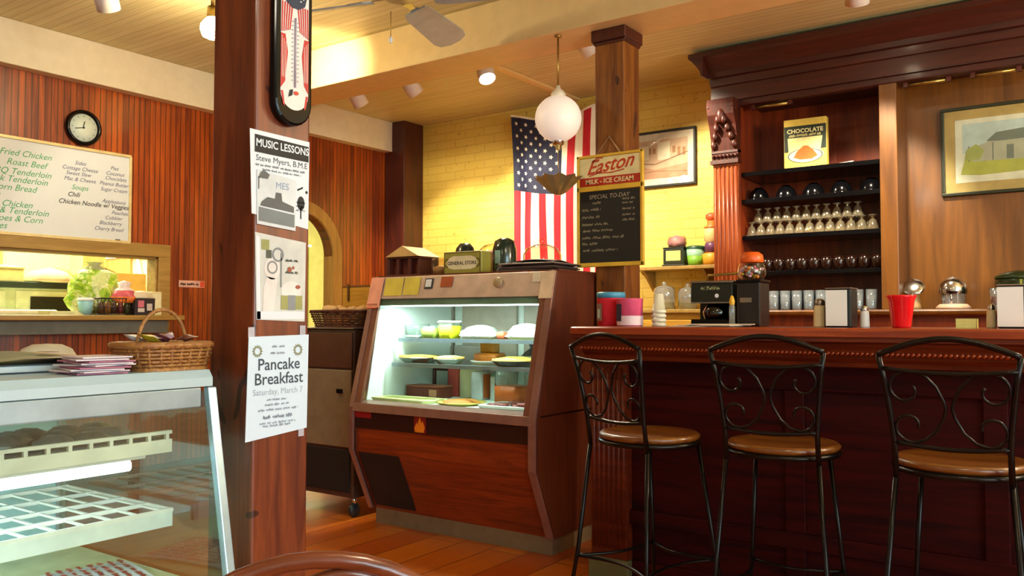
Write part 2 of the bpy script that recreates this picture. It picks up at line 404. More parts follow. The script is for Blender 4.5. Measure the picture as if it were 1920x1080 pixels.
# hall beyond the arch
HW = plain('#d3d07c', .6, var=.04)
mb = MB(); mb.box(-8.4, -8.3, 4.1, 6.62, 0, 2.62); mb.box(-8.4, -8.3, 7.25, 8.4, 0, 2.62); mb.box(-8.4, -8.3, 6.62, 7.25, 0, .3); mb.box(-8.4, -8.3, 6.62, 7.25, 2.05, 2.62)
struct(mb.build('wall_hall', HW))
mb = MB(); mb.box(-8.4, -5.22, 8.3, 8.4, 0, 2.62); struct(mb.build('wall_hall_end', HW))
win = thing('window_3', None, None, (-8.34, 6.935, 0)); win['kind'] = 'structure'
mb = MB(); mb.box(-.02, .06, -.32, -.27, .3, 2.05); mb.box(-.02, .06, .27, .32, .3, 2.05); mb.box(-.02, .06, -.27, .27, .3, .36); mb.box(-.02, .06, -.27, .27, 1.99, 2.05); mb.box(-.02, .06, -.27, .27, 1.48, 1.56); mb.box(-.02, .06, -.27, .27, 1.4, 1.44)
mb.build('window_frame', plain('#8a8f3e', .5), win)
MB().box(0, .006, -.3, .3, .32, 2.02).build('window_pane', M['pane'], win)

# ------------------------------------------------------------------ posts
p = thing('wooden_post', 'knotty red-brown square post covered with posters, beside the glass display counter', 'post', (-1.7655, 1.387, 0))
MB().box(-.0855, .0855, -.085, .085, 0, H).build('shaft', M['post'], p, bevel=.006)
p = thing('wooden_post', 'rough brown square post behind the bar, with the ice cream signboard on it', 'post', (-2.055, 3.84, 0))
MB().box(-.083, .083, -.085, .085, 0, 2.52).build('shaft', M['post2'], p, bevel=.006)
mb = MB(); mb.box(-.098, .098, -.1, .1, 2.52, 2.58); mb.prism([(-.083, 2.5), (.083, 2.5), (.098, 2.52), (-.098, 2.52)], 'y', -.09, .09)
mb.build('capital', M['cornerpost'], p, bevel=.006)
p = thing('wooden_post', 'dark brown post standing in the corner where panelling meets yellow brick', 'post', (-5.105, 5.55, 0))
MB().box(-.115, .115, -.12, .13, 0, H).build('shaft', M['cornerpost'], p, bevel=.006)

# ================================================================== THE BAR
bar = thing('bar_counter', 'dark mahogany bar with moulded overhang, fluted end post and panelled front', 'bar counter', (0, 0, 0))
BX0, BX1 = -1.83, 1.3
mb = MB(); mb.prism([(3.0, 1.046), (3.0, 1.07), (3.01, 1.076), (3.64, 1.076), (3.65, 1.068), (3.65, 1.046)], 'x', BX0, BX1)
mb.build('bar_top', M['bartop'], bar, bevel=.002)
prof = [(3.012, 1.046), (3.012, 1.03), (3.03, 1.022), (3.045, 1.0), (3.05, .99), (3.075, .985), (3.08, .97), (3.10, .955), (3.105, .94), (3.2, .93), (3.3, .93), (3.3, 1.046)]
MB().prism(prof, 'x', BX0 + .012, BX1).build('moulding', M['barwood'], bar)
mb = MB(); x = BX0 + .02
while x < BX1:                                   # rope bead along the moulding
    mb.tube([(x, 3.052, .983), (x + .012, 3.048, .993)], .0055, 5); x += .016
mb.build('rope_bead', M['bartop'], bar)
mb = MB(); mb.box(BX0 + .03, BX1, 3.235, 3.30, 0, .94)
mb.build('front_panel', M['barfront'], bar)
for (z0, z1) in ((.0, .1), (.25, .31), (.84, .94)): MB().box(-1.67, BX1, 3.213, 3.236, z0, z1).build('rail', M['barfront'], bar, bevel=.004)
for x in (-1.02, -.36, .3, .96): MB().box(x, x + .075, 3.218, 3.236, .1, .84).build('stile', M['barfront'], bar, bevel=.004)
mb = MB(); mb.box(-1.84, -1.67, 3.19, 3.34, .1, .93)
for k in range(7): mb.tube([(-1.826 + k * .0235, 3.19, .14), (-1.826 + k * .0235, 3.19, .9)], .0075, 8)
mb.build('fluted_pilaster', M['barwood'], bar)
MB().box(-1.85, -1.66, 3.175, 3.35, 0, .1).build('plinth', plain('#5f5a34', .6), bar, bevel=.006)
MB().box(-1.83, -1.78, 3.34, 3.6, 0, 1.046).build('end_panel', M['barwood'], bar)

# ------------------------------------------------------------------ bar stools
def make_stool(label):
    t = thing('bar_stool', label, 'bar stool', (0, 0, 0), 0, 'iron bar stools along the bar')
    SZ = .71
    mb = MB().lathe([(0, SZ - .022), (.168, SZ - .022), (.176, SZ - .014), (.177, SZ - .006), (.168, SZ + .002), (.15, SZ - .002), (0, SZ - .006)], n=40)
    mb.build('seat', M['seatwood'], t)
    mb = MB().tube([(.172 * math.cos(a * PI / 20), .172 * math.sin(a * PI / 20), SZ - .03) for a in range(40)], .009, 8, True)
    mb.build('seat_ring', M['iron'], t)
    # four legs; the rear two run up into the back
    for s in (-1, 1):
        MB().tube([(s * .205, -.225, 0), (s * .17, -.185, .3), (s * .142, -.15, SZ - .04)], .0078, 8).build('leg', M['iron'], t)
        MB().tube([(s * .185, .21, 0), (s * .15, .165, .3), (s * .12, .12, SZ - .04)], .0078, 8).build('leg', M['iron'], t)
        MB().tube([(s * .142, -.15, SZ - .05), (s * .141, -.165, SZ + .05), (s * .148, -.178, .84), (s * .160, -.196, .94), (s * .172, -.214, 1.01)], .008, 8).build('upright', M['iron'], t)
    def foot(y0, y1, x0, x1, bend, z=.27):
        pts = []
        for k in range(13):
            u = k / 12; b = math.sin(u * PI) * bend
            pts.append((x0 + (x1 - x0) * u + (b if abs(x1 - x0) < .1 else 0), y0 + (y1 - y0) * u + (b if abs(x1 - x0) >= .1 else 0), z))
        return pts
    for pts in (foot(-.19, -.19, -.173, .173, .05), foot(.169, .169, -.153, .153, -.05), foot(-.19, .169, -.173, -.153, .045), foot(-.19, .169, .173, .153, -.045)):
        MB().tube(pts, .006, 8).build('footrest', M['iron'], t)
    B = lambda x, z: (x, -.165 - max(0, z - .76) * .2, z)          # the leaning plane of the back
    top = [B(-.172 + .344 * k / 20, 1.01 + .045 * math.sin(PI * k / 20)) for k in range(21)]
    MB().tube(top, .0085, 8).build('top_rail', M['iron'], t)
    MB().tube([B(-.166 + .332 * k / 12, .972 - .012 * math.sin(PI * k / 12)) for k in range(13)], .0065, 8).build('cross_rail', M['iron'], t)
    MB().tube([B(-.142 + .284 * k / 12, .765 - .012 * math.sin(PI * k / 12)) for k in range(13)], .007, 8).build('lower_rail', M['iron'], t)
    for s in (-1, 1):                                               # C scrolls back to back with curled ends
        pts = []
        def spiral(cx, cz, r0, r1, a0, a1, n):
            return [(cx + (r0 + (r1 - r0) * k / n) * math.cos(a0 + (a1 - a0) * k / n), cz + (r0 + (r1 - r0) * k / n) * math.sin(a0 + (a1 - a0) * k / n)) for k in range(n + 1)]
        q = spiral(.105, .915, .02, .048, R(150), R(440), 18)       # upper curl, outer end near its top
        q += [(.085, .966), (.058, .955), (.03, .925), (.012, .885), (.008, .865), (.014, .84), (.034, .80), (.062, .774)]
        q += spiral(.098, .812, .046, .02, R(-100), R(190), 18)
        MB().tube([B(s * a, b) for a, b in q], .0045, 7).build('scroll', M['iron'], t)
    return t
st = make_stool('iron scroll-backed bar stool nearest the refrigerated case, turned to the right')
st.location = (-1.345, 2.74, 0); st.rotation_euler = (0, 0, R(-19))
dup(st, (-.885, 2.78, 0), R(4), 'iron scroll-backed bar stool between the two other stools, facing the bar')
dup(st, (-.365, 2.74, 0), R(0), 'iron scroll-backed bar stool at the right edge of the view, below the wooden note block')

# ================================================================== THE BACK BAR
bb = thing('back_bar', 'tall dark wooden back bar with cornice, carved pilaster and black shelves', 'back bar', (0, 0, 0))
X1 = 1.4
mb = MB(); cr = [(5.05, 2.80), (5.05, 2.77), (5.07, 2.755), (5.10, 2.72), (5.13, 2.68), (5.135, 2.65), (5.16, 2.645), (5.165, 2.60), (5.18, 2.595), (5.18, 2.5), (5.66, 2.5), (5.66, 2.80)]
mb.prism(cr, 'x', -2.09, X1)
mb.prism([(-2.19, 2.80), (-2.19, 2.77), (-2.17, 2.755), (-2.14, 2.72), (-2.11, 2.68), (-2.105, 2.65), (-2.09, 2.645), (-2.09, 2.80)], 'y', 5.05, 5.66)
mb.build('cornice', M['crown'], bb)
MB().box(-2.09, X1, 5.62, 5.66, 1.16, 2.5).build('back_panel', M['backbar'], bb)
MB().box(-2.09, -1.91, 5.22, 5.62, 0, 2.5).build('side_upright', M['backbar'], bb)
mb = MB(); mb.box(-2.08, -1.915, 5.185, 5.22, 1.16, 2.10)
for k in range(6): mb.tube([(-2.066 + k * .0275, 5.186, 1.2), (-2.066 + k * .0275, 5.186, 2.08)], .0095, 8)
mb.build('fluted_pilaster', M['pilaster'], bb)
# carved corbel: scrolls, leaves and beads
mb = MB(); mb.prism([(5.22, 2.5), (5.10, 2.5), (5.085, 2.46), (5.10, 2.40), (5.13, 2.34), (5.155, 2.26), (5.17, 2.18), (5.175, 2.12), (5.22, 2.12)], 'x', -2.085, -1.91)
for s in (-1, 1):
    mb.tube([(-1.9975 + s * (.05 + .03 * math.cos(a / 3)), 5.095 + .002 * a, 2.44 + .035 * math.sin(a / 3)) for a in range(24)], .012, 7)
    for j in range(4): mb.lathe([(0, .05), (.018, .02), (.02, 0), (0, -.03)], (-1.9975 + s * (.02 + .016 * j), 5.105 + .018 * j, 2.36 - .05 * j), 8)
for k in range(7): mb.lathe([(0, .012), (.0105, .005), (.0105, -.005), (0, -.012)], (-2.073 + k * .025, 5.165, 2.145), 8)
mb.lathe([(0, .05), (.02, .03), (.028, 0), (.018, -.04), (0, -.06)], (-1.9975, 5.105, 2.40), 10)
mb.box(-2.09, -1.905, 5.155, 5.225, 2.095, 2.12); mb.box(-2.085, -1.91, 5.165, 5.225, 2.165, 2.18)
mb.build('carved_capital', M['cornerpost'], bb)
MB().box(-1.08, -.985, 5.2, 5.62, 1.16, 2.5).build('divider', M['panelwood'], bb, bevel=.004)
MB().box(-.985, X1, 5.47, 5.5, 1.16, 2.5).build('picture_panel', M['panelwood'], bb)
MB().box(-2.09, X1, 5.19, 5.25, 2.46, 2.5).build('header_rail', M['crown'], bb, bevel=.006)
mb = MB(); mb.prism([(5.13, 1.16), (5.125, 1.15), (5.13, 1.135), (5.15, 1.125), (5.62, 1.125), (5.62, 1.16)], 'x', -2.1, X1); mb.build('counter', M['panelwood'], bb)
MB().box(-1.91, X1, 5.2, 5.62, 0, 1.125).build('base_cabinet', M['backbar'], bb)
SHZ = [2.035, 1.862, 1.632, 1.405]
for z in SHZ: MB().box(-1.905, -1.083, 5.22, 5.6, z - .028, z).build('shelf', M['black'], bb, bevel=.003)
for i, (xa, xb, w_) in enumerate(((-1.83, -1.6, 'above the cookbook box'), (-.94, -.72, 'left one over the house print'), (-.6, -.38, 'right one over the house print'))):
    s = thing('strip_lamp', 'slim brass strip lamp tucked under the cornice, ' + w_, 'lamp', ((xa + xb) / 2, 5.24, 2.445), 0, 'strip lamps under the cornice')
    MB().tube([(-(xb - xa) / 2, 0, 0), ((xb - xa) / 2, 0, 0)], .011, 10).build('lamp_tube', M['brass'], s)
    for q in (-1, 1): MB().box(q * (xb - xa) / 2 - .012, q * (xb - xa) / 2 + .012, -.014, .014, -.013, .016).build('end_bracket', M['cornerpost'], s)
# side counter left of the back bar, and the wall shelf above it
sc_ = thing('side_cabinet', 'honey wooden cabinet against the yellow brick beside the back bar', 'cabinet', (0, 0, 0))
MB().box(-3.1, -2.1, 5.18, 5.66, 0, 1.145).build('body', M['crate'], sc_)
MB().box(-3.12, -2.1, 5.15, 5.67, 1.145, 1.17).build('worktop', M['trimwood'], sc_, bevel=.004)
for k in range(2): MB().box(-3.06 + k * .48, -2.62 + k * .48, 5.165, 5.18, .1, 1.1).build('door', M['crate'], sc_, bevel=.004)
sh = thing('wall_shelf', 'plain wooden wall shelf on the yellow brick holding tins and tubs', 'shelf', (0, 0, 0))
MB().box(-2.85, -2.1, 5.44, 5.68, 1.45, 1.474).build('board', M['trimwood'], sh, bevel=.003)
for x in (-2.75, -2.3): MB().prism([(5.68, 1.45), (5.5, 1.45), (5.68, 1.3)], 'x', x, x + .02).build('bracket', M['trimwood'], sh)

# ================================================================== REFRIGERATED CASE
CX0, CX1 = -3.335, -2.148
fc = thing('refrigerated_case', 'wood-grained refrigerated deli case with sloping glass front, full of pies', 'refrigerated case', (0, 0, 0))
CY = lambda z: 3.22 + (z - .64) * .2571
hull = [(3.38, .08), (4.08, .08), (4.08, 1.335), (3.41, 1.335), (3.23, .64), (3.23, .41)]
MB().prism(hull, 'x', CX1 - .03, CX1).build('side_panel', M['caseside'], fc, bevel=.002)
MB().prism(hull, 'x', CX0, CX0 + .03).build('side_panel', M['caseside'], fc, bevel=.002)
MB().box(CX1, CX1 + .003, 3.26, 4.08, .655, .662).build('side_seam', M['black'], fc)
MB().box(CX0 + .03, CX1 - .015, 3.385, 4.05, 0, .08).build('kick_plate', plain('#7d6a50', .5), fc)
MB().prism([(3.385, .08), (3.235, .41), (3.235, .53), (3.6, .53), (3.6, .08)], 'x', CX0 + .03, CX1 - .03).build('front_panel', M['casewood'], fc)
sl = lambda z: 3.235 + (.41 - z) * (.15 / .33)
MB().prism([(sl(.40) - .006, .40), (sl(.40) + .01, .40), (sl(.1) + .01, .1), (sl(.1) - .006, .1)], 'x', CX0 + .045, CX0 + .33).build('vent_grille', M['matblack'], fc)
MB().box(CX0 + .03, CX1 - .03, 3.229, 3.3, .53, .622).build('bumper_band', plain('#2c1512', .35, coat=.3), fc)
MB().prism([(3.205, .618), (3.215, .662), (3.31, .672), (3.31, .618)], 'x', CX0 + .02, CX1 - .02).build('sill', M['pinkmetal'], fc, bevel=.003)
def edge_strip(x0, x1, name):
    path = [(3.372, .08), (3.222, .412), (3.222, .64), (3.402, 1.338)]
    mb = MB(); off = []
    for i, (y, z) in enumerate(path): off.append((y - .014, z + (.0 if i else 0)))
    for a, b, c, d in zip(path, path[1:], off[1:], off): mb.prism([a, b, c, d], 'x', x0, x1)
    mb.build(name, M['pinkmetal'], fc, bevel=.002)
edge_strip(CX1 - .035, CX1 + .003, 'edge_frame'); edge_strip(CX0 - .003, CX0 + .028, 'edge_frame')
for x in (CX1 - .07, CX0 + .028):
    MB().prism([(CY(.66) - .006, .66), (CY(1.22) - .006, 1.22), (CY(1.22) + .012, 1.22), (CY(.66) + .012, .66)], 'x', x, x + .042).build('glass_frame', plain('#8a5a48', .35, .4), fc, bevel=.002)
MB().prism([(CY(1.215) - .012, 1.215), (CY(1.335) - .008, 1.335), (CY(1.335) + .06, 1.335), (CY(1.215) + .06, 1.215)], 'x', CX0 + .028, CX1 - .035).build('header', plain('#d6c0b2', .3, .45), fc, bevel=.003)
MB().prism([(CY(.662), .662), (CY(1.22), 1.22), (CY(1.22) + .006, 1.22), (CY(.662) + .006, .662)], 'x', CX0 + .03, CX1 - .03).build('front_glass', M['pane'], fc)
MB().box(CX0, CX1, 3.42, 4.08, 1.335, 1.345).build('top_panel', M['caseside'], fc)
liner = plain('#e4efe9', .5, var=.02)
mb = MB(); mb.prism([(3.30, .66), (4.02, .66), (4.02, 1.33), (3.43, 1.33)], 'x', CX0 + .03, CX0 + .036); mb.prism([(3.30, .66), (4.02, .66), (4.02, 1.33), (3.43, 1.33)], 'x', CX1 - .036, CX1 - .03)
mb.box(CX0 + .03, CX1 - .03, 4.02, 4.03, .66, 1.33); mb.box(CX0 + .03, CX1 - .03, 3.45, 4.02, 1.25, 1.26); mb.box(CX0 + .03, CX1 - .03, 3.3, 4.02, .655, .665)
mb.build('liner', liner, fc)
for x0 in (-3.2, -2.75): 
    MB().box(x0, x0 + .4, 4.0, 4.02, .72, 1.2).build('rear_door', plain('#a89c8c', .35), fc, bevel=.004)
MB().box(-3.25, -2.99, 3.94, 4.0, .70, .95).build('evaporator_box', plain('#9a9088', .45), fc, bevel=.01)
MB().prism([(CY(1.18) + .012, 1.18), (CY(1.225) + .012, 1.225), (CY(1.225) + .02, 1.225), (CY(1.18) + .02, 1.18)], 'x', CX0 + .037, CX1 - .037).build('reflection_strip', plain('#8fa890', .4), fc)  # reflection along the glass top painted as a grey-green strip
MB().tube([(CX0 + .06, 3.475, 1.19), (CX1 - .06, 3.475, 1.19)], .016, 10).build('light_tube', M['tube'], fc)
MB().prism([(3.45, 1.245), (3.60, 1.245), (3.5, 1.205), (3.452, 1.215)], 'x', CX0 + .05, CX1 - .05).build('light_reflector', liner, fc)
light('case_light', 'AREA', ((CX0 + CX1) / 2, 3.475, 1.165), 8.5, (0.88, 1.0, 0.96), to=((CX0 + CX1) / 2, 3.55, 0), shape='RECTANGLE', size=1.05, size_y=.05)
for z, y0, y1 in ((1.0, 3.5, 3.92), (.865, 3.45, 3.92)):
    s = MB().box(-3.25, -2.225, y0, y1, z - .006, z).build('glass_shelf', M['pane'], fc)
    MB().box(-3.25, -2.225, y0 - .006, y0 + .006, z - .018, z + .002).build('shelf_trim', M['alu'], s)
for x in (-3.22, -2.27): MB().box(x - .008, x + .008, 3.93, 3.95, .67, 1.2).build('shelf_upright', M['steel'], fc)
# stickers on the case
def sticker(name, u0, u1, z0, z1, mat, lab):
    m0 = MB(); y = lambda z: (CY(z) - .0125 if z > .7 else 3.227)
    m0.prism([(y(z0) - .001, z0), (y(z1) - .001, z1), (y(z1) + .0003, z1), (y(z0) + .0003, z0)], 'x', u0, u1)
    o = m0.build(name, mat, fc); o['label'] = lab; return o
YN = plain('#d9c84e', .7)
sticker('sticker', -3.235, -3.105, 1.232, 1.328, YN, 'left yellow note on the header')
sticker('sticker', -3.095, -2.985, 1.234, 1.33, YN, 'right yellow note on the header')
o = sticker('sticker', -2.95, -2.895, 1.265, 1.32, M['ink'], 'small black and white sticker')
MB().prism([(CY(1.275) - .0145, 1.275), (CY(1.315) - .0145, 1.315), (CY(1.315) - .0135, 1.315), (CY(1.275) - .0135, 1.275)], 'x', -2.945, -2.905).build('print', M['paper'], o)
sticker('sticker', -2.842, -2.765, 1.272, 1.326, plain('#a84a18', .6), 'orange-brown sticker')
m0 = MB().lathe([(0, .012), (.022, .012), (.026, .006), (.026, 0), (0, 0)], n=24); m0.xf(Matrix.Translation((-2.47, CY(1.287) - .012, 1.287)) @ Matrix.Rotation(R(90), 4, 'X')); m0.build('thermostat_dial', plain('#b8a078', .4), fc)
sticker('sticker', -2.27, -2.195, 1.285, 1.33, plain('#e4d6bc', .7), 'white paper label')
def side_note(name, x0, x1, z0, z1, mat, lab):
    o = MB().prism([(CY(z0) - .0165, z0), (CY(z1) - .0165, z1), (CY(z1) - .0155, z1), (CY(z0) - .0155, z0)], 'x', x0, x1).build(name, mat, fc); o['label'] = lab
side_note('sticker', -3.345, -3.25, 1.17, 1.335, plain('#f0a890', .7), 'pink paper strip on the left frame')
side_note('sticker', -3.34, -3.265, 1.165, 1.19, plain('#e0601c', .7), 'orange corner of the pink strip')
side_note('sticker', -2.218, -2.146, 1.205, 1.334, plain('#e4c9a8', .7), 'cream paper on the right frame')
sticker('sticker', -3.32, -3.19, .585, .618, plain('#a01418', .5), 'red sticker below the sill')
o = sticker('sticker', -2.89, -2.81, .535, .62, plain('#8a1a10', .5), 'flame sticker below the sill')
fl = MB(); flat(fl, [(-.03, 0), (-.036, .02), (-.02, .05), (-.016, .035), (0, .078), (.012, .045), (.018, .06), (.034, .025), (.026, 0)])
on(fl, FY((-2.85, 3.2245, .538)), 'flame', plain('#f08a1c', .5), o)

# ---- food in the case
def bowl_thing(kind, label, cat, x, y, z, parts, group=None):
    t = thing(kind, label, cat, (x, y, z), 0, group)
    for nm, prof, mat, kw in parts:
        MB().lathe(prof, n=kw.get('n', 22), fn=kw.get('fn'), sx=kw.get('sx', 1), sy=kw.get('sy', 1)).build(nm, mat, t)
    return t
def boxy(u): return lambda a, z: 1.0 / max(abs(math.cos(a)), abs(math.sin(a))) ** u
PLAST = glass('#f6fcfa', 1.4, 1.5, .1, .05)
def tub(x, y, z, w, h, fill, label, fillh=.7, lid=None, d=None):
    t = thing('food_tub', label, 'tub', (x, y, z), 0, 'tubs in the deli case'); a = w / 2
    MB().lathe([(0, .001), (a * .85, .001), (a, h), (a * .97, h), (a * .82, .004), (0, .004)], n=24, fn=boxy(.8)).build('container', PLAST, t)
    MB().lathe([(0, .0005), (a * .856, .0005), (a * (.856 + .15 * fillh), h * fillh), (0, h * fillh + .004)], n=24, fn=boxy(.8)).build('filling', fill, t)
    if lid: MB().lathe([(0, h + .001), (a * 1.04, h + .001), (a * 1.04, h + .008), (a * .9, h + .012), (0, h + .012)], n=24, fn=boxy(.8)).build('lid', lid, t)
    return t
S1, S2, S0 = 1.0005, .8655, .6655
tub(-3.205, 3.60, S1, .11, .075, plain('#a8c8c0', .5), 'empty-looking clear tub at the left end of the upper case shelf', .2)
tub(-3.085, 3.60, S1, .11, .07, plain('#8a9a40', .6), 'clear tub of green filling on the upper case shelf', .75)
tub(-2.965, 3.60, S1, .10, .085, plain('#d8d820', .6), 'white-lidded tub of yellow filling on the upper case shelf', .8, M['white'])
def covered(x, y, z, r, h, label, mat, seed):
    rnd = random.Random(seed); ph = rnd.random() * 6
    t = thing('wrapped_plate', label, 'plate', (x, y, z), 0, 'wrapped plates in the deli case')
    MB().lathe([(0, .001), (r * .7, .001), (r, .016), (r * .98, .019), (r * .66, .006), (0, .006)], n=30).build('plate', M['white'], t)
    MB().lathe([(r * .93, .019), (r * .86, h * .5), (r * .6, h * .82), (r * .25, h * .97), (0, h)], n=34, fn=lambda a, q: 1 + .09 * math.sin(5 * a + ph + q * 30) + .06 * math.sin(11 * a + q * 120)).build('wrapped_food', mat, t)
covered(-2.775, 3.63, S1, .115, .075, 'white heaped cream pie under wrap, left one on the upper case shelf', plain('#c6c8c2', .4), 3)
covered(-2.475, 3.63, S1, .115, .085, 'pale green-white wrapped salad, right one on the upper case shelf', plain('#b8c6ae', .35), 5)
tub(-2.625, 3.62, S1, .05, .045, plain('#c2603c', .6), 'small tub of reddish filling between the wrapped plates', .8)
def pie(x, y, z, r, top, label, dome=.02, seed=0, pan=None):
    t = thing('pie', label, 'pie', (x, y, z), 0, 'pies in the deli case')
    MB().lathe([(0, .001), (r * .75, .001), (r, .026), (r * 1.04, .028), (r * .97, .03), (r * .9, .026), (0, .02)], n=36).build('pan', pan or M['chrome'], t)
    MB().lathe([(r * 1.0, .029), (r * .98, .038), (r * .9, .037), (r * .86, .028)], n=48, fn=lambda a, q: 1 + .02 * math.sin(24 * a)).build('crust', plain('#d2a04c', .7), t)
    MB().lathe([(r * .88, .03), (r * .75, .03 + dome * .6), (r * .4, .03 + dome), (0, .03 + dome)], n=36, fn=lambda a, q: 1 + .05 * math.sin(9 * a + seed) + .03 * math.sin(17 * a)).build('filling', top, t)
pie(-3.165, 3.575, S2, .115, plain('#e0d060', .6), 'yellow custard pie at the left end of the lower case shelf', .012)
pie(-2.915, 3.535, S2, .085, plain('#e8d890', .6), 'pale cream pie in front of the orange cake', .015, 2)
t = thing('layer_cake', 'orange glazed cake piece stacked on a plate in the middle of the case', 'cake', (-2.775, 3.715, S2))
MB().lathe([(0, .001), (.09, .001), (.11, .014), (.105, .016), (.085, .006), (0, .006)], n=30).build('plate', M['white'], t)
MB().lathe([(0, .007), (.085, .007), (.088, .04), (.08, .055), (0, .06)], n=30, fn=lambda a, q: 1 + .03 * math.sin(7 * a)).build('cake', plain('#c8701c', .5), t)
mb = MB(); mb.prism([(-.05, -.03), (.05, -.04), (.045, .03), (-.04, .035)], 'z', .058, .115); mb.build('cake_slice', plain('#d89428', .6), t, bevel=.008)
pie(-2.50, 3.56, S2, .12, plain('#dcd24a', .6), 'yellow lemon pie on a dark pan near the right of the lower shelf', .018, 4, M['black'])
t = thing('serving_bag', 'black and white twisted bag standing behind the lemon pie', 'bag', (-2.53, 3.78, S2))
MB().lathe([(0, 0), (.06, 0), (.075, .03), (.05, .06), (.02, .085), (.03, .11), (.02, .125), (0, .128)], n=18, fn=lambda a, q: 1 + .15 * math.sin(5 * a + q * 40)).build('bag', plain('#38343a', .5), t)
MB().lathe([(.076, .012), (.078, .03), (.066, .045)], n=18, fn=lambda a, q: 1 + .15 * math.sin(5 * a + q * 40)).build('white_band', M['white'], t)
pie(-2.325, 3.6, S2, .075, plain('#d8d090', .6), 'small pale pie at the far right end of the lower shelf', .02, 7)
t = thing('baking_tray', 'long pale yellow-green tray at the front left floor of the case', 'tray', (-3.09, 3.40, S0))
mb = MB(); mb.prism([(-.19, -.075), (.17, -.075), (.21, .075), (-.19, .075)], 'z', .001, .012); mb.build('tray', plain('#d8dc8c', .5), t, bevel=.004)
mb = MB(); mb.tube([(-.19, -.075, .015), (.17, -.075, .015), (.21, .075, .015), (-.19, .075, .015)], .006, 8, True); mb.build('tray_rim', plain('#e8eca8', .4), t)
t = thing('cardboard_box', 'low brown box lying on the case floor behind the pale tray', 'box', (-3.13, 3.645, S0))
MB().box(-.14, .1, -.06, .06, .001, .06).build('body', plain('#6a2c1c', .6), t, bevel=.004)
MB().box(-.142, .102, -.062, .062, .06, .07).build('lid', plain('#8a4a30', .6), t, bevel=.004)
MB().box(.03, .085, -.0625, -.061, .012, .05).build('print', plain('#c89070', .6), t)
t = thing('bread_rack', 'dark bracket-shaped wire stand at the left rear of the case floor', 'rack', (-3.12, 3.83, S0))
MB().tube([(-.15, 0, .15), (.12, 0, .15), (.16, 0, .13), (.165, 0, .1), (.165, 0, 0)], .012, 8).build('bent_bar', plain('#3a1c18', .4), t)
MB().tube([(-.15, 0, .15), (-.15, 0, 0)], .012, 8).build('bar_leg', plain('#3a1c18', .4), t)
def bottle(kind, x, y, w, h, mat, label, cap=None, fill=None, square=.0, cat='jar', grp=None):
    t = thing(kind, label, cat, (x, y, S0), 0, grp); a = w / 2; fn = boxy(square) if square else None
    if fill: 
        MB().lathe([(0, 0), (a, 0), (a * 1.0, h), (a * .94, h), (a * .93, .004), (0, .004)], n=24, fn=fn).build('container', PLAST, t)
        MB().lathe([(0, -.0002), (a * 1.004, .0), (a * 1.004, h * fill), (0, h * fill)], n=24, fn=fn).build('contents', mat, t)
    else: MB().lathe([(0, 0), (a * .97, 0), (a, .006), (a, h * .9), (a * .92, h), (0, h)], n=24, fn=fn).build('body', mat, t)
    if cap: MB().lathe([(0, h), (a * .85, h), (a * .85, h + .014), (0, h + .016)], n=24, fn=fn).build('lid', cap, t)
bottle('drink_carton', -3.077, 3.80, .085, .165, plain('#b8443c', .5), 'tall red-pink carton on the case floor', None, None, .6, 'carton')
bottle('plastic_jug', -2.955, 3.78, .12, .165, plain('#c4bc94', .5), 'wide pale beige jug on the case floor', M['white'], None, .3, 'jug')
bottle('milk_carton', -2.845, 3.72, .075, .15, plain('#d8dce4', .5), 'white carton with orange side on the case floor', None, None, .9, 'carton')
MB().box(-2.803, -2.800, 3.69, 3.75, S0 + .01, S0 + .14).build('carton_side', plain('#b8602c', .5), bpy.data.objects['milk_carton']).matrix_parent_inverse = Matrix.Translation((2.845, -3.72, -S0))
bottle('plastic_tub', -2.742, 3.75, .095, .13, plain('#dfe9e6', .5), 'white plastic tub with green rim beside the orange jar', plain('#7ab09a', .5), None, 0, 'tub')
bottle('orange_jar', -2.618, 3.72, .155, .19, plain('#d8641c', .5), 'square clear jar half full of orange filling on the case floor', None, .45, .9)
t = thing('pizza_plate', 'plate of yellow-orange baked food at the front middle of the case floor', 'plate', (-2.76, 3.45, S0))
MB().lathe([(0, .001), (.1, .001), (.13, .012), (.125, .015), (.09, .006), (0, .006)], n=32).build('plate', plain('#d8c860', .5), t)
MB().lathe([(.1, .012), (.07, .024), (.03, .028), (0, .026)], n=26, fn=lambda a, q: 1 + .08 * math.sin(6 * a)).build('food', plain('#c07a28', .6), t)
t = thing('meat_tray', 'white tray of dark red sliced food at the front right of the case floor', 'tray', (-2.43, 3.46, S0))
mb = MB(); mb.box(-.15, .13, -.1, .1, .001, .008); mb.tube([(-.15, -.1, .012), (.13, -.1, .012), (.13, .1, .012), (-.15, .1, .012)], .006, 8, True); mb.build('tray', M['white'], t)
mb = MB(); rnd = random.Random(4)
for k in range(9): mb.lathe([(0, .02), (.035, .018), (.04, .01), (.036, .008), (0, .008)], (-.1 + .025 * k, rnd.uniform(-.05, .05), rnd.uniform(0, .012)), 14)
mb.build('sliced_food', plain('#7a3026', .5), t)

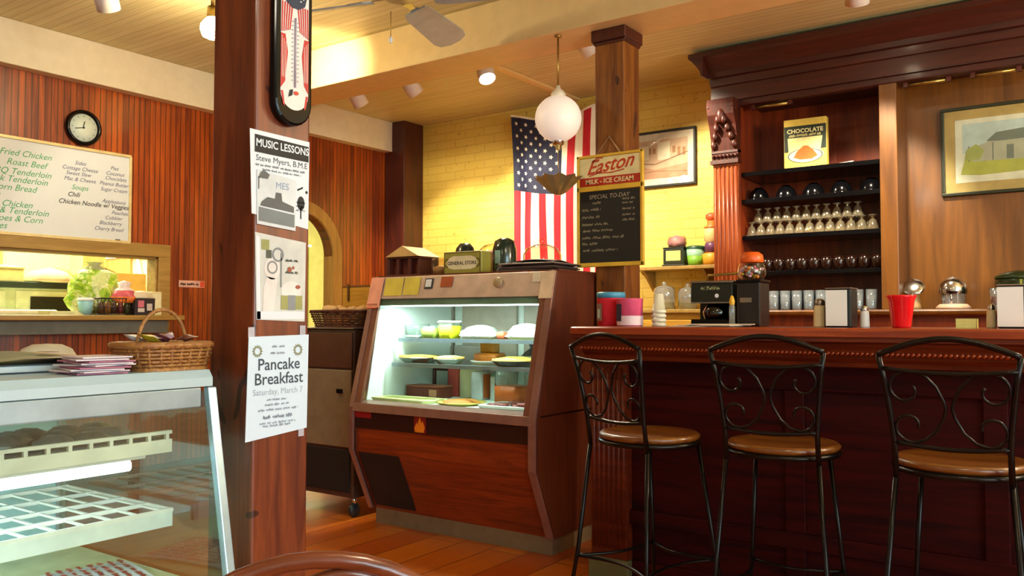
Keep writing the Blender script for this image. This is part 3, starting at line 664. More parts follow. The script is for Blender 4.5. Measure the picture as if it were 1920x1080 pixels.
# ---- on top of the case
TZ = 1.3455
t = thing('wooden_lantern', 'little house-shaped wooden lantern with pale pitched roof on the deli case', 'lantern', (-3.255, 3.62, TZ))
mb = MB(); mb.box(-.125, .125, -.08, .08, 0, .012)
for x in (-.115, -.045, .045, .115):
    for y in (-.07, .07): mb.box(x - .01, x + .01, y - .01, y + .01, .012, .1)
mb.box(-.125, .125, -.08, .08, .1, .112); mb.box(-.11, .11, -.055, .07, .012, .1); mb.build('body', M['lampwood'], t, bevel=.002)
MB().prism([(-.125, .112), (0, .172), (.125, .112)], 'y', -.095, .095).build('roof', plain('#c8a468', .6), t)
t = thing('glass_jar', 'small clear jar between the lantern and the general store tin', 'jar', (-3.05, 3.63, TZ))
MB().lathe([(0, 0), (.055, 0), (.06, .01), (.06, .085), (.05, .1), (.046, .1), (.056, .084), (.056, .006), (0, .004)], n=24).build('jar_body', M['jar'], t)
MB().lathe([(0, .006), (.05, .006), (.05, .05), (0, .06)], n=18).build('contents', plain('#c8a070', .7), t)
t = thing('advertising_tin', 'olive green tin lettered General Store standing on the deli case', 'tin', (-2.845, 3.60, TZ))
MB().box(-.13, .13, -.045, .045, 0, .125).build('box', plain('#9a9440', .45), t, bevel=.008)
mb = MB(); fr = [(-.122, .006), (.122, .006), (.122, .119), (-.122, .119)]
for a, b in zip(fr, fr[1:] + fr[:1]): stroke(mb, [a, b], .005)
for s in (-1, 1): ring(mb, s * .1, .063, .018, .024)
on(mb, FY((0, -.0458, 0)), 'border', plain('#5a4a18', .5), t)
mb = MB(); flat(mb, [(-.108, .063), (-.092, .036), (-.06, .028), (.06, .028), (.092, .036), (.108, .063), (.092, .09), (.06, .1), (-.06, .1), (-.088, .09)]); on(mb, FY((0, -.0462, 0)), 'label', plain('#e6d8b4', .6), t)
lettering('lettering', [('GENERAL STORE', 0, .053, .0265, 'CENTER')], M['ink'], t, FY((0, -.0470, 0)), 0, .0004)
t = thing('domed_jar', 'dark green dome-topped jar behind the general store tin, left one', 'jar', (-2.97, 3.74, TZ))
MB().lathe([(0, 0), (.055, 0), (.06, .02), (.06, .12), (.05, .16), (.03, .185), (0, .19)], n=24).build('jar_body', plain('#10241e', .25, coat=.4), t)
t = thing('tall_jar', 'tall dark green rounded jar just right of the general store tin', 'jar', (-2.685, 3.725, TZ))
MB().lathe([(0, 0), (.058, 0), (.066, .03), (.066, .14), (.052, .185), (.025, .2), (0, .2)], n=24).build('jar_body', plain('#0e2a22', .2, coat=.5), t)
mb = MB(); rect(mb, -.016, .02, .06, .13); on(mb, FY((0, -.0675, 0)), 'label', plain('#8fb0a8', .5), t)
t = thing('glass_canister', 'clear glass canister with pink wrapped sweets behind the tin', 'jar', (-2.83, 3.86, TZ))
MB().lathe([(0, 0), (.1, 0), (.105, .02), (.105, .15), (.08, .175), (.02, .19), (.02, .2), (0, .205)], n=26).build('jar_body', M['jar'], t)
MB().lathe([(0, .006), (.09, .006), (.09, .13), (.05, .15), (0, .14)], n=22, fn=lambda a, q: 1 + .05 * math.sin(9 * a)).build('contents', plain('#d0a090', .6), t)
t = thing('cake_dome', 'clear glass cake dome with knob on the right of the deli case', 'cake dome', (-2.53, 3.86, TZ))
MB().lathe([(0, 0), (.04, 0), (.035, .03), (.12, .05), (.12, .056), (0, .056)], n=30).build('stand', M['jar'], t)
MB().lathe([(.105, .057), (.105, .11), (.085, .145), (.04, .165), (.012, .17), (.02, .185), (.015, .2), (0, .203)], n=30).build('dome', M['jar'], t)
t = thing('magazine_pile', 'messy dark pile of flat papers at the right end of the deli case top', 'papers', (-2.385, 3.60, TZ))
rnd = random.Random(11)
for k, c in enumerate(('#5a4438', '#2c2024', '#6a5048', '#241a20', '#8a7468')):
    mb = MB(); w, d = .19 + rnd.uniform(-.03, .015), .12 + rnd.uniform(-.02, .01); mb.box(-w, w, -d, d, .001 + k * .0085, .008 + k * .0085)
    mb.xf(Matrix.Rotation(rnd.uniform(-.12, .12), 4, 'Z')); mb.build('magazine', plain(c, .5), t, bevel=.002)
mb = MB().grid(lambda u, v: (-.12 + .28 * u, -.1 + .2 * v, .046 + .012 * math.sin(u * 3.1) + .006 * math.sin(v * 5)), 12, 6); mb.build('loose_sheet', plain('#30242c', .5), t)

# ------------------------------------------------------------------ grey equipment cabinet beside it
gc = thing('equipment_cabinet', 'grey-brown metal cabinet on casters beside the deli case', 'cabinet', (-3.72, 3.62, 0))
MB().box(-.27, .265, -.26, .26, .11, 1.05).build('body', plain('#5a4438', .4, .4), gc, bevel=.006)
MB().box(-.265, .255, -.272, -.26, .83, 1.03).build('upper_panel', plain('#5c3c30', .35, .3), gc, bevel=.004)
d = MB().box(-.265, .255, -.274, -.26, .39, .82).build('door', plain('#8a7a62', .45, .2), gc, bevel=.004)
MB().box(.15, .19, -.288, -.274, .69, .715).build('latch', M['black'], d, bevel=.003)
MB().box(-.255, .24, -.268, -.26, .14, .375).build('lower_grille', M['matblack'], gc, bevel=.003)
MB().box(-.28, .275, -.28, .27, 1.05, 1.058).build('top_plate', M['steel'], gc, bevel=.002)
for x in (-.22, .23):
    for y in (-.22, .22):
        c = MB().tube([(x, y, .07), (x, y, .115)], .014, 10).build('caster', M['chrome'], gc)
        m0 = MB().lathe([(0, -.014), (.034, -.014), (.038, -.008), (.038, .008), (.034, .014), (0, .014)], n=20); m0.xf(Matrix.Translation((x, y, .038)) @ Matrix.Rotation(R(90), 4, 'Y')); m0.build('wheel', plain('#20282e', .4), c)

# ------------------------------------------------------------------ wicker
def wicker(name, t, hx, hy, h, flare, mat, rows=9, stakes=28, pw=.6, dz=0.0, r=.0045):
    def pt(a, k, off):
        c, s = math.cos(a), math.sin(a); q = (abs(c) ** 4 + abs(s) ** 4) ** -.25; g = 1 + flare * k
        return ((hx * g + off) * c * q, (hy * g + off) * s * q, dz + h * k)
    mb = MB()
    for j in range(rows):
        k = (j + .5) / rows; n = stakes * 2
        mb.tube([pt(2 * PI * i / n, k, .0035 * (1 if (i // 1 + j) % 2 else -1)) for i in range(n)], h / rows * .46, 6, True)
    for z in (0.02, 1.0): mb.tube([pt(2 * PI * i / 40, z, 0) for i in range(40)], r * 1.7, 7, True)
    mb.build(name, mat, t)
    mb = MB()
    for i in range(stakes): mb.tube([pt(2 * PI * i / stakes, 0, 0), pt(2 * PI * i / stakes, 1, 0)], r * .8, 5)
    mb.build('stakes', mat, t)
    a = [pt(2 * PI * i / 30, 0, 0) for i in range(30)]
    MB().prism([(p[0], p[1]) for p in a], 'z', dz, dz + .005).build('basket_base', mat, t)
WICK = wood('wicker', '#7a4220', '#c8924a', 'x', 3, .5, .1); WICKD = wood('dark_wicker', '#381006', '#6c2e12', 'x', 3, .5, .1)
t = thing('bread_basket', 'dark flared wicker basket of bread rolls on the grey cabinet', 'basket', (-3.70, 3.56, 1.0585))
wicker('weave', t, .205, .12, .095, .2, WICKD, 7, 30)
rnd = random.Random(2)
for k in range(9):
    x, y = -.15 + .3 * (k % 5) / 4 + rnd.uniform(-.02, .02), -.05 + .09 * (k // 5)
    m0 = MB().lathe([(0, -.026), (.026, -.02), (.034, 0), (.028, .02), (0, .028)], n=16, sx=1.2); m0.xf(Matrix.Translation((x, y, .085 + rnd.uniform(0, .02))) @ Matrix.Rotation(rnd.uniform(0, 3), 4, 'Z'))
    tag(m0.build('bread_roll', plain('#d8ae78', .7), None, (-3.70, 3.56, 1.0585)), 'tan bread roll, ' + (ORD[k] + ' in the front row of' if k < 5 else ORD[k - 5] + ' in the back row of') + ' the dark wicker basket', 'bread roll', 'bread rolls in the basket')
t = thing('wooden_crate', 'small golden wooden box behind the bread basket against the panelled wall', 'crate', (-3.955, 3.80, 1.0585))
MB().box(-.0, .25, -.06, .06, 0, .245).build('box', M['crate'], t, bevel=.004)
mb = MB(); mb.box(-.002, .252, -.062, .062, .245, .258); mb.box(-.002, .252, -.063, -.06, .12, .126); mb.build('lid', plain('#7a4a14', .5), t, bevel=.003)
mb = MB(); mb.box(.05, .065, -.068, -.06, .16, .265); mb.build('clasp', plain('#5a3410', .5), t)

# ================================================================== GLASS DISPLAY COUNTER (left)
gd = thing('display_counter', 'glass-fronted display counter with white wire shelf and tube light, left of the post', 'display case', (0, 0, 0))
GY0, GY1 = -.35, 1.225
gx = lambda z: -1.73 + (.95 - z) * .19                       # sloping front
WE = plain('#bcd6e2', .3, .25, var=.02); CRM = plain('#cfd2a4', .5)
MB().prism([(-2.42, .985), (-2.42, .95), (-1.745, .95), (-1.728, .952), (-1.728, .972), (-1.742, .99), (-2.42, .99)], 'y', GY0, GY1).build('top', WE, gd)
MB().prism([(-1.745, .905), (-1.728, .905), (-1.728, .95), (-1.745, .95)], 'y', GY0, GY1 - .03).build('top_rail', M['alu'], gd, bevel=.003)
MB().box(-2.42, -1.60, GY0, GY1, .0, .36).build('base', plain('#8a5a30', .5), gd, bevel=.005)
MB().box(-2.40, -1.66, GY0 + .02, GY1 - .02, .36, .50).build('deck', CRM, gd)
MB().box(-2.425, -2.405, GY0, GY1 - .02, .36, .95).build('back_panel', plain('#b4e4f2', .35), gd)
for y in (.98, .3): MB().box(-2.405, -2.395, y, y + .03, .42, .95).build('back_mullion', M['matblack'], gd)
mb = MB(); mb.prism([(gx(.905), .905), (gx(.42), .42), (gx(.42) - .006, .42), (gx(.905) - .006, .905)], 'y', GY0 + .01, GY1 - .012); mb.build('front_glass', M['pane'], gd)
MB().prism([(-2.40, .42), (gx(.42) - .008, .42), (gx(.94) - .008, .94), (-2.40, .94)], 'y', GY1 - .011, GY1 - .005).build('end_glass', glass('#e8f0e4', 1.7), gd)
mb = MB(); mb.prism([(gx(.95) + .006, .95), (gx(.36) + .006, .36), (gx(.36) - .014, .36), (gx(.95) - .014, .95)], 'y', GY1 - .015, GY1 + .008); mb.build('corner_post', M['alu'], gd, bevel=.003)
MB().box(-2.425, -2.40, GY1 - .02, GY1 + .005, .36, .95).build('corner_post', M['alu'], gd)
# upper shelf with tray, tube beneath
us = MB().box(-2.2, -1.80, GY0 + .05, 1.165, .80, .806).build('upper_shelf', M['alu'], gd)
mb = MB(); mb.box(-1.806, -1.795, GY0 + .05, 1.165, .80, .83)
mb.box(-1.806, -1.795, GY0 + .05, 1.165, .842, .850); y = GY0 + .06
while y < 1.165: mb.box(-1.805, -1.796, y, y + .008, .8301, .8419); y += .045
mb.build('shelf_lip', plain('#e6e2d2', .5), us)
MB().tube([(-1.84, GY0 + .1, .775), (-1.84, 1.085, .775)], .013, 10).build('light_tube', M['tube'], gd)
MB().prism([(-1.87, .80), (-1.81, .80), (-1.815, .79), (-1.865, .79)], 'y', GY0 + .08, 1.11).build('lamp_fitting', M['white'], gd)
light('counter_light', 'AREA', (-1.84, .4, .758), 13, (0.85, 0.95, 1.0), to=(-1.9, .4, 0), shape='RECTANGLE', size=.04, size_y=1.2)
ws = MB().box(-1.835, -1.82, GY0 + .04, 1.185, .622, .655).build('wire_shelf', plain('#e4ecec', .4), gd)
mb = MB(); y = GY0 + .05
while y <= 1.186: mb.box(-2.30, -1.82, y - .003, y + .003, .657, .662); y += .061
mb.box(-2.30, -1.82, 1.181, 1.187, .656, .663)
for x in (-2.3, -2.16, -2.03, -1.92, -1.823): mb.box(x - .004, x + .004, GY0 + .05, 1.185, .655, .664)
mb.build('wire_grid', plain('#f0f0ec', .4), ws)
t = thing('baking_pan', 'dark pan of crumpled pastry on the upper shelf inside the display counter', 'pan', (-1.97, 1.0, .8065))
mb = MB(); mb.box(-.16, .14, -.17, .17, .001, .01); mb.tube([(-.16, -.17, .02), (.14, -.17, .02), (.14, .17, .02), (-.16, .17, .02)], .008, 8, True); mb.build('pan', plain('#565a5e', .4, .5), t)
rnd = random.Random(9); mb = MB()
for k in range(11): mb.lathe([(0, 0), (.04, .004), (.045, .018), (.02, .034), (0, .036)], (rnd.uniform(-.11, .09), -.13 + .026 * k, .011), 12, fn=lambda a, q: 1 + .2 * math.sin(4 * a + q * 60) + .2 * math.sin(9 * a + q * 300))
mb.build('pastry', plain('#7c7a78', .35, .5, var=.3), t)
t = thing('menu_sheet', 'white paper sheet with red print on the deck of the display counter', 'paper', (-1.925, 1.07, .5005), R(-12))
MB().grid(lambda u, v: (-.14 + .28 * u, -.10 + .20 * v, .002 + .006 * math.sin(u * PI)), 10, 4).build('sheet', M['paper'], t)
mb = MB(); rnd = random.Random(5)
for k in range(8): scribble(mb, -.13, -.085 + k * .023, .26, .012, rnd, .004)
mb.xf(Matrix.Translation((0, 0, .0095))); mb.build('red_print', plain('#d8402c', .6), t, fix=False)

# on top of the counter
GT = .9905
t = thing('magazine', 'open colour magazine lying over a dark binder on the display counter', 'magazine', (-2.06, .97, GT + .0215), R(3))
MB().grid(lambda u, v: (-.135 + .265 * u, -.16 + .315 * v, .003 + .016 * abs(math.sin(v * PI * 1.02)) * (1 - .4 * u)), 8, 20, mat=lambda u, v: 0 if (v < .5 and u < .7) else (1 if v > .62 and u > .25 else 2)).build('pages', [plain('#7c8468', .5), plain('#c08c50', .5), plain('#8f9478', .5)], t)
mb = MB(); disc(mb, .05, .0, .035, .02); on(mb, FZ((.02, -.0, .0215)), 'picture', plain('#8a1c1c', .5), t)
t = thing('ring_binder', 'dark grey binder under the open magazine on the display counter', 'binder', (-2.065, .96, GT))
mb = MB(); mb.box(-.135, .135, -.165, .14, 0, .003); mb.box(-.135, .135, -.165, .14, .016, .019); mb.box(-.135, .135, -.167, -.163, 0, .019); mb.build('cover', plain('#38424a', .5), t, bevel=.001)
MB().box(-.13, .132, -.16, .136, .003, .016).build('sheets', plain('#c4ced2', .6), t)
t = thing('straw_hat', 'cream rounded straw hat behind the open magazine', 'hat', (-2.315, 1.13, GT + .0005))
MB().lathe([(0, .052), (.035, .05), (.06, .038), (.072, .018), (.1, .006), (.1, .002), (.07, .004)], n=30).build('hat', plain('#e0d6bc', .7), t)
t = thing('leaflet_pile', 'fanned pile of pink and white leaflets beside the handled basket', 'papers', (-1.822, .992, GT))
rnd = random.Random(3)
for k in range(9):
    mb = MB().box(-.065, .065, -.055, .05, .0005 + k * .0042, .0035 + k * .0042); mb.xf(Matrix.Rotation(rnd.uniform(-.3, .3), 4, 'Z') @ Matrix.Translation((rnd.uniform(-.01, .01), rnd.uniform(-.012, .012), 0)))
    mb.build('leaflet', plain('#dccdd6' if k % 3 else '#b06a84', .6), t)
t = thing('handled_basket', 'small wicker basket with arched handle holding packets, beside the post', 'basket', (-1.825, 1.155, GT))
wicker('weave', t, .068, .085, .058, .18, WICK, 7, 26)
MB().tube([(0, .062 * math.cos(PI * k / 18), .055 + .085 * math.sin(PI * k / 18)) for k in range(19)], .0045, 8).build('handle', WICK, t)
rnd = random.Random(8)
for k, (c, x, y) in enumerate((('#e8ecf0', -.02, -.055), ('#c8b42c', .03, -.05), ('#7a3a4a', .0, .0), ('#b89ab0', -.03, .03), ('#6a2a22', .03, .045), ('#d8d0c8', .0, -.03))):
    m0 = MB().grid(lambda u, v: (-.024 + .048 * u, -.017 + .034 * v, .008 * math.sin(u * PI) * math.sin(v * PI)), 6, 6); m0.grid(lambda u, v: (-.024 + .048 * u, -.017 + .034 * v, -.008 * math.sin(u * PI) * math.sin(v * PI)), 6, 6)
    m0.xf(Matrix.Translation((x, y, .074)) @ Matrix.Rotation(rnd.uniform(-.6, .6), 4, 'X') @ Matrix.Rotation(rnd.uniform(-.9, .9), 4, 'Z'))
    tag(m0.build('snack_packet', plain(c, .4), None, (-1.825, 1.155, GT)), ('white', 'yellow', 'maroon', 'pale mauve', 'dark red', 'off-white')[k] + ' little packet sticking out of the handled wicker basket', 'packet', 'packets in the handled basket')

# ================================================================== ON THE NEAR POST
PX = -1.68
t = thing('thermometer_board', 'long black wall thermometer with red and white curtain design on the near post', 'thermometer', (PX, 1.397, 1.59))
def bull(hw, z0, z1, n=12): return [(hw * math.cos(PI + PI * k / n), z0 + hw + hw * math.sin(PI + PI * k / n)) for k in range(n + 1)] + [(hw * math.cos(PI * k / n), z1 - hw + hw * math.sin(PI * k / n)) for k in range(n + 1)]
MB().prism(bull(.058, 0, .62), 'x', 0.0005, .026).build('board', M['black'], t, bevel=.006)
mb = MB(); flat(mb, bull(.044, .038, .6)); on(mb, FX((.0268, 0, 0)), 'face', plain('#e4dcd8', .5), t)
TS = Matrix.Diagonal((1, .62, 1, 1))
mb = MB()
for s in (-1, 1):                                             # looped curtains either side
    for k in range(5):
        b_, t_ = .043 - k * .0062, .042 - k * .0078
        flat(mb, [(s * b_, .345 + .004 * k), (s * (b_ - .0036), .347 + .004 * k), (s * (t_ - .0046), .47), (s * t_, .47)])
    flat(mb, [(s * .044, .34), (s * .03, .34), (s * .022, .27), (s * .027, .2), (s * .03, .15), (s * .044, .12)])
    flat(mb, [(s * .043, .11), (s * .036, .11), (s * .03, .05), (s * .036, .058)])
on(mb, FX((.0276, 0, .012)) @ TS, 'curtains', plain('#c02a28', .5), t)
mb = MB()
for s in (-1, 1):
    for k in range(3): flat(mb, [(s * (.042 - k * .006), .33 - k * .01), (s * (.0405 - k * .006), .33 - k * .01), (s * (.039 - k * .005), .17), (s * (.041 - k * .005), .16)])
on(mb, FX((.0284, 0, .012)) @ TS, 'curtain_folds', plain('#f0d4c8', .5), t)
mb = MB(); flat(mb, [(-.044, .56), (-.03, .475), (-.01, .455), (.01, .455), (.03, .475), (.044, .56)]); on(mb, FX((.0290, 0, .012)) @ TS, 'canopy', plain('#20304a', .5), t)
mb = MB()
for k in range(9): disc(mb, -.032 + .008 * k, .49 + .012 * (k % 3), .0028, n=6)
on(mb, FX((.0296, 0, .012)) @ TS, 'canopy_stars', M['white'], t)
mb = MB()
for k in range(15):
    for s in (-1, 1): rect(mb, s * .006 if s > 0 else -.011, .011 if s > 0 else -.006, .16 + k * .017, .163 + k * .017)
on(mb, FX((.0292, 0, .012)) @ TS, 'scale_marks', M['greyink'], t)
MB().tube([(.030, 0, .095), (.030, 0, .27)], .0022, 6).build('glass_tube', plain('#b0a4b8', .2), t)
mb = MB(); flat(mb, [(-.02, .09), (-.008, .1), (-.006, .125), (-.016, .12)]); on(mb, FX((.029, 0, .012)) @ TS, 'emblem', M['ink'], t)
mb = MB(); disc(mb, .004, .112, .008); on(mb, FX((.029, 0, .012)) @ TS, 'red_spot', plain('#c8402c', .5), t)

def poster(kind, label, cat, corners, mat, th=.0012):
    """sheet on the post given by its four corners (y, z), origin at the first"""
    y0, z0 = corners[0]; t = thing(kind, label, cat, (PX, y0, z0))
    MB().prism([(y - y0, z - z0) for y, z in corners], 'x', .0004, .0004 + th).build('sheet', mat, t); return t
t = poster('music_poster', 'white music lessons poster with black heading on the near post', 'poster', [(1.292, 1.362), (1.467, 1.338), (1.469, 1.563), (1.284, 1.566)], M['paper'])
mb = MB(); flat(mb, [(.006, .150), (.174, .148), (.174, .188), (.006, .193)]); on(mb, FX((.0022, 0, 0)), 'heading_band', M['ink'], t)
lettering('heading', [('MUSIC LESSONS', .0925, .160, .0238, 'CENTER')], M['paper'], t, FX((.0028, 0, 0)) @ Matrix.Diagonal((.97, 1.1, 1, 1)) @ Matrix.Translation((0.002, -.010, 0)), 0, .0005)
lettering('lettering', [('Steve Myers, B.M.E', .09, .130, .0208, 'CENTER')], plain('#3c4048', .6), t, FX((.0022, 0, 0)))
mb = MB(); rnd = random.Random(1)
scribble(mb, .008, .118, .155, .005, rnd, .0012); scribble(mb, .03, .108, .12, .005, rnd, .0012)
for v in (.05, .06, .07): scribble(mb, .135, v - .03, .03, .004, rnd, .001)
on(mb, FX((.0022, 0, 0)), 'fine_print', M['greyink'], t)
mb = MB(); disc(mb, .15, .04, .012, .018); rect(mb, .148, .152, .0, .03); flat(mb, [(.138, .07), (.156, .078), (.156, .083), (.138, .075)]); disc(mb, .168, .07, .004); on(mb, FX((.0022, 0, 0)), 'tear_off_picture', M['ink'], t)
t = poster('notice_card', 'grey photo card of a house pinned over the bottom of the music poster', 'card', [(1.306, 1.338), (1.424, 1.330), (1.426, 1.458), (1.304, 1.470)], plain('#d4dadf', .6), .0012)
t.location.x = PX + .0022
mb = MB(); flat(mb, [(.004, .008), (.114, .0), (.114, .032), (.004, .042)]); on(mb, FX((.0022, 0, 0)), 'photo_lawn', plain('#6c757a', .5), t)
mb = MB(); flat(mb, [(.008, .045), (.112, .037), (.112, .052), (.075, .062), (.072, .082), (.055, .082), (.052, .066), (.03, .068), (.012, .055)]); on(mb, FX((.0022, 0, 0)), 'photo_house', plain('#4e5256', .5), t)
lettering('lettering', [('MES', .075, .092, .024, 'CENTER')], plain('#8e9ec0', .6), t, FX((.0022, 0, 0)))
mb = MB(); flat(mb, [(.002, .112), (.03, .112), (.036, .123), (.018, .133), (.008, .126)]); rect(mb, .002, .005, .085, .115); on(mb, FX((.0024, 0, 0)), 'photo_roof', plain('#55585c', .5), t)
t = poster('picture_page', 'pale illustrated kitchen picture on the near post, below the music poster', 'poster', [(1.309, 1.107), (1.458, 1.102), (1.460, 1.303), (1.302, 1.318)], plain('#cfd0cc', .6))
mb = MB(); flat(mb, [(.001, .0), (.012, .0), (.006, .2), (-.004, .205)]); rect(mb, .0, .148, .001, .02); on(mb, FX((.0022, 0, 0)), 'white_margin', M['paper'], t)
mb = MB(); disc(mb, .045, .125, .024, .027); flat(mb, [(.018, .02), (.05, .02), (.062, .1), (.03, .105), (.02, .08)]); disc(mb, .105, .072, .032, .024); on(mb, FX((.0023, 0, 0)), 'pale_figures', plain('#e6dedb', .6), t)
mb = MB(); rect(mb, .072, .14, .025, .06); rect(mb, .012, .035, .17, .195); on(mb, FX((.0026, 0, 0)), 'green_area', plain('#9a9a5e', .6), t)
mb = MB(); rect(mb, .094, .118, .024, .061); ring(mb, .045, .128, .012, .016); rect(mb, .07, .074, .08, .165); ring(mb, .062, .16, .013, .018); on(mb, FX((.0029, 0, 0)), 'grey_shapes', plain('#85888c', .6), t)
mb = MB(); disc(mb, .098, .125, .007); disc(mb, .125, .082, .008, .005); disc(mb, .11, .13, .004); on(mb, FX((.003, 0, 0)), 'red_details', plain('#9c5440', .6), t)
mb = MB(); rnd = random.Random(6)
for v in (.115, .145): scribble(mb, .085, v, .04, .006, rnd, .0015)
flat(mb, [(.026, .15), (.042, .15), (.042, .17), (.026, .17)]); on(mb, FX((.0027, 0, 0)), 'dark_details', plain('#4e5448', .6), t)
t = poster('pancake_poster', 'white pancake breakfast poster, lowest sheet on the near post', 'poster', [(1.279, .817), (1.466, .833), (1.470, 1.069), (1.286, 1.066)], M['bluepaper'])
t.location.x = PX + .002
lettering('title', [('Pancake', .098, .168, .040, 'CENTER'), ('Breakfast', .098, .133, .040, 'CENTER')], plain('#3c4654', .6), t, FX((.0022, 0, 0)), 0, .0004)
lettering('date_line', [('Saturday, March 7', .096, .108, .021, 'CENTER')], plain('#a4b0bf', .6), t, FX((.0022, 0, 0)))
mb = MB(); rnd = random.Random(12)
for v, u, w_ in ((.222, .075, .04), (.206, .07, .05), (.093, .06, .065), (.081, .055, .075), (.069, .035, .125), (.037, .04, .11), (.03, .05, .085)): scribble(mb, u, v, w_, .0055, rnd, .0011)
on(mb, FX((.0022, 0, 0)), 'fine_print', plain('#9aa6b6', .6), t)
mb = MB(); rnd = random.Random(13); scribble(mb, .05, .05, .09, .0085, rnd, .0017); on(mb, FX((.0022, 0, 0)), 'bold_line', plain('#6e7a8a', .6), t)
for u in (.032, .156):
    mb = MB(); ring(mb, u, .214, .008, .0125); 
    for k in range(12): a = k * PI / 6; disc(mb, u + .0135 * math.cos(a), .214 + .0135 * math.sin(a), .002, n=6)
    on(mb, FX((.0022, 0, 0)), 'emblem', plain('#8c8f78', .5), t)
for (y, z) in ((1.295, 1.075), (1.452, 1.078), (1.45, .825)):
    mb = MB().box(.0003, .001, y - 1.279 - .009, y - 1.279 + .009, z - .817 - .012, z - .817 + .014); mb.build('tape', plain('#b8b4c0', .3), t).location = (-.0015, 0, 0)

# ================================================================== ON THE LEFT WALL
t = thing('wall_clock', 'round black-rimmed wall clock on the red panelling above the whiteboard', 'clock', (XW, 2.735, 2.295))
RY = Matrix.Rotation(R(90), 4, 'Y')
m0 = MB().lathe([(0, .004), (.105, .004), (.112, .014), (.108, .034), (.094, .036), (.086, .022), (.086, .018), (0, .018)], n=44); m0.xf(RY); m0.build('rim', M['black'], t)
m0 = MB().lathe([(0, .0215), (.0855, .0215), (.0855, .019)], n=44); m0.xf(RY); m0.build('dial', M['white'], t)
mb = MB()
for k in range(12):
    a = k * PI / 6; rect(mb, -.002, .002, .066, .078); mb.xf(Matrix.Rotation(a, 4, 'Z'), len(mb.v) - 4)
on(mb, FX((.0225, 0, 0)), 'hour_marks', M['greyink'], t)
mb = MB(); stroke(mb, [(0, 0), (-.055, -.012)], .005); on(mb, FX((.0235, 0, 0)), 'minute_hand', M['ink'], t)
mb = MB(); stroke(mb, [(-.006, -.004), (.004, .038)], .006); disc(mb, 0, 0, .006); on(mb, FX((.0242, 0, 0)), 'hour_hand', M['ink'], t)
m0 = MB().lathe([(.085, .0285), (0, .0285)], n=40); m0.xf(RY); m0.build('clock_glass', M['pane'], t)
t = thing('whiteboard', 'large whiteboard of handwritten menu above the kitchen serving opening', 'whiteboard', (XW, 1.3, 1.605))
BW, BH = 1.745, .555
MB().box(.002, .014, 0, BW, 0, BH).build('panel', plain('#d4dade', .22, var=.01), t)
mb = MB(); mb.box(.002, .024, -.008, BW + .008, -.012, .006); mb.box(.002, .024, -.008, BW + .008, BH - .006, BH + .012); mb.box(.002, .024, -.012, .004, 0, BH); mb.box(.002, .024, BW - .004, BW + .012, 0, BH); mb.build('frame', plain('#d9c48c', .4, .2), t, bevel=.002)
MB().box(.014, .02, BW - .09, BW - .06, .0, .012).build('clip', M['ink'], t)
k_ = .8
G1 = [('Fried Chicken', 1.245, .455), ('Roast Beef', 1.215, .40), ('BBQ Tenderloin', 1.245, .345), ('Pork Tenderloin', 1.225, .30), ('Corn Bread', 1.16, .25), ('Ham', .96, .205), ('Cod & Chicken', 1.14, .155), ('Cod & Tenderloin', 1.235, .115), ('Potatoes & Corn', 1.2, .07), ('Pickles', 1.0, .025)]
lettering('green_writing', [(a, u, v, .052, 'RIGHT') for a, u, v in G1], M['green_ink'], t, FX((.0148, 0, 0)), .35)
B1 = [('Sides', 1.42, .455), ('Cottage Cheese', 1.42, .42), ('Sweet Slaw', 1.41, .388), ('Mac & Cheese', 1.42, .353)]
B2 = [('Pies', 1.64, .455), ('Coconut', 1.645, .42), ('Chocolate', 1.65, .388), ('Peanut Butter', 1.64, .352), ('Sugar Cream', 1.64, .315), ('Applesauce', 1.64, .24), ('Peaches', 1.68, .17), ('Cobbler', 1.64, .135), ('Blackberry', 1.62, .10), ('Cherry Bread', 1.61, .062)]
lettering('blue_writing', [(a, u, v, .034, 'CENTER') for a, u, v in B1 + B2], M['blue_ink'], t, FX((.0148, 0, 0)), .35)
lettering('green_heading', [('Soups', 1.42, .30, .044, 'CENTER')], M['green_ink'], t, FX((.0148, 0, 0)), .35)
lettering('black_writing', [('Chili', 1.345, .255, .04, 'LEFT'), ('Chicken Noodle w/ Veggies', 1.29, .208, .040, 'LEFT')], M['ink'], t, FX((.0148, 0, 0)), .3, .0004)
t = thing('wall_sign', 'small pale red-edged sign on the panelling right of the serving opening', 'sign', (XW, 3.42, 1.325))
MB().box(.001, .004, 0, .20, 0, .047).build('plate', plain('#d8a898', .5), t)
mb = MB(); rect(mb, .165, .198, .003, .044); on(mb, FX((.0046, 0, 0)), 'red_end', plain('#d04830', .5), t)
mb = MB(); rnd = random.Random(21); scribble(mb, .012, .016, .14, .016, rnd, .005); on(mb, FX((.0046, 0, 0)), 'print', M['ink'], t)

# ---- things on the serving ledge
LZ = PZ0 + .0005; LX = XW + .055
t = thing('paper_pile', 'flat pile of white paper on the serving ledge, left of the wire basket', 'papers', (LX, 2.60, LZ))
for k in range(4): MB().box(-.07, .07, -.1, .1 - .01 * k, k * .006, k * .006 + .005).build('sheet', plain('#e0dfa8', .6), t)
t = thing('paper_cup', 'light blue cup standing on the serving ledge behind the paper pile', 'cup', (LX - .015, 2.755, LZ))
MB().lathe([(0, 0), (.034, 0), (.046, .095), (.043, .095), (.032, .004), (0, .004)], n=20).build('cup', plain('#8cc0d0', .4), t)
MB().lathe([(.048, .09), (.05, .1), (.04, .106), (0, .104)], n=20).build('lid', M['white'], t)
t = thing('wire_basket', 'dark wire basket of jars and packets on the serving ledge', 'basket', (LX, 2.93, LZ))
mb = MB()
for z in (.004, .05, .105): mb.tube([(-.06, -.12, z), (.06, -.12, z), (.06, .095, z), (-.06, .095, z)], .0035, 6, True)
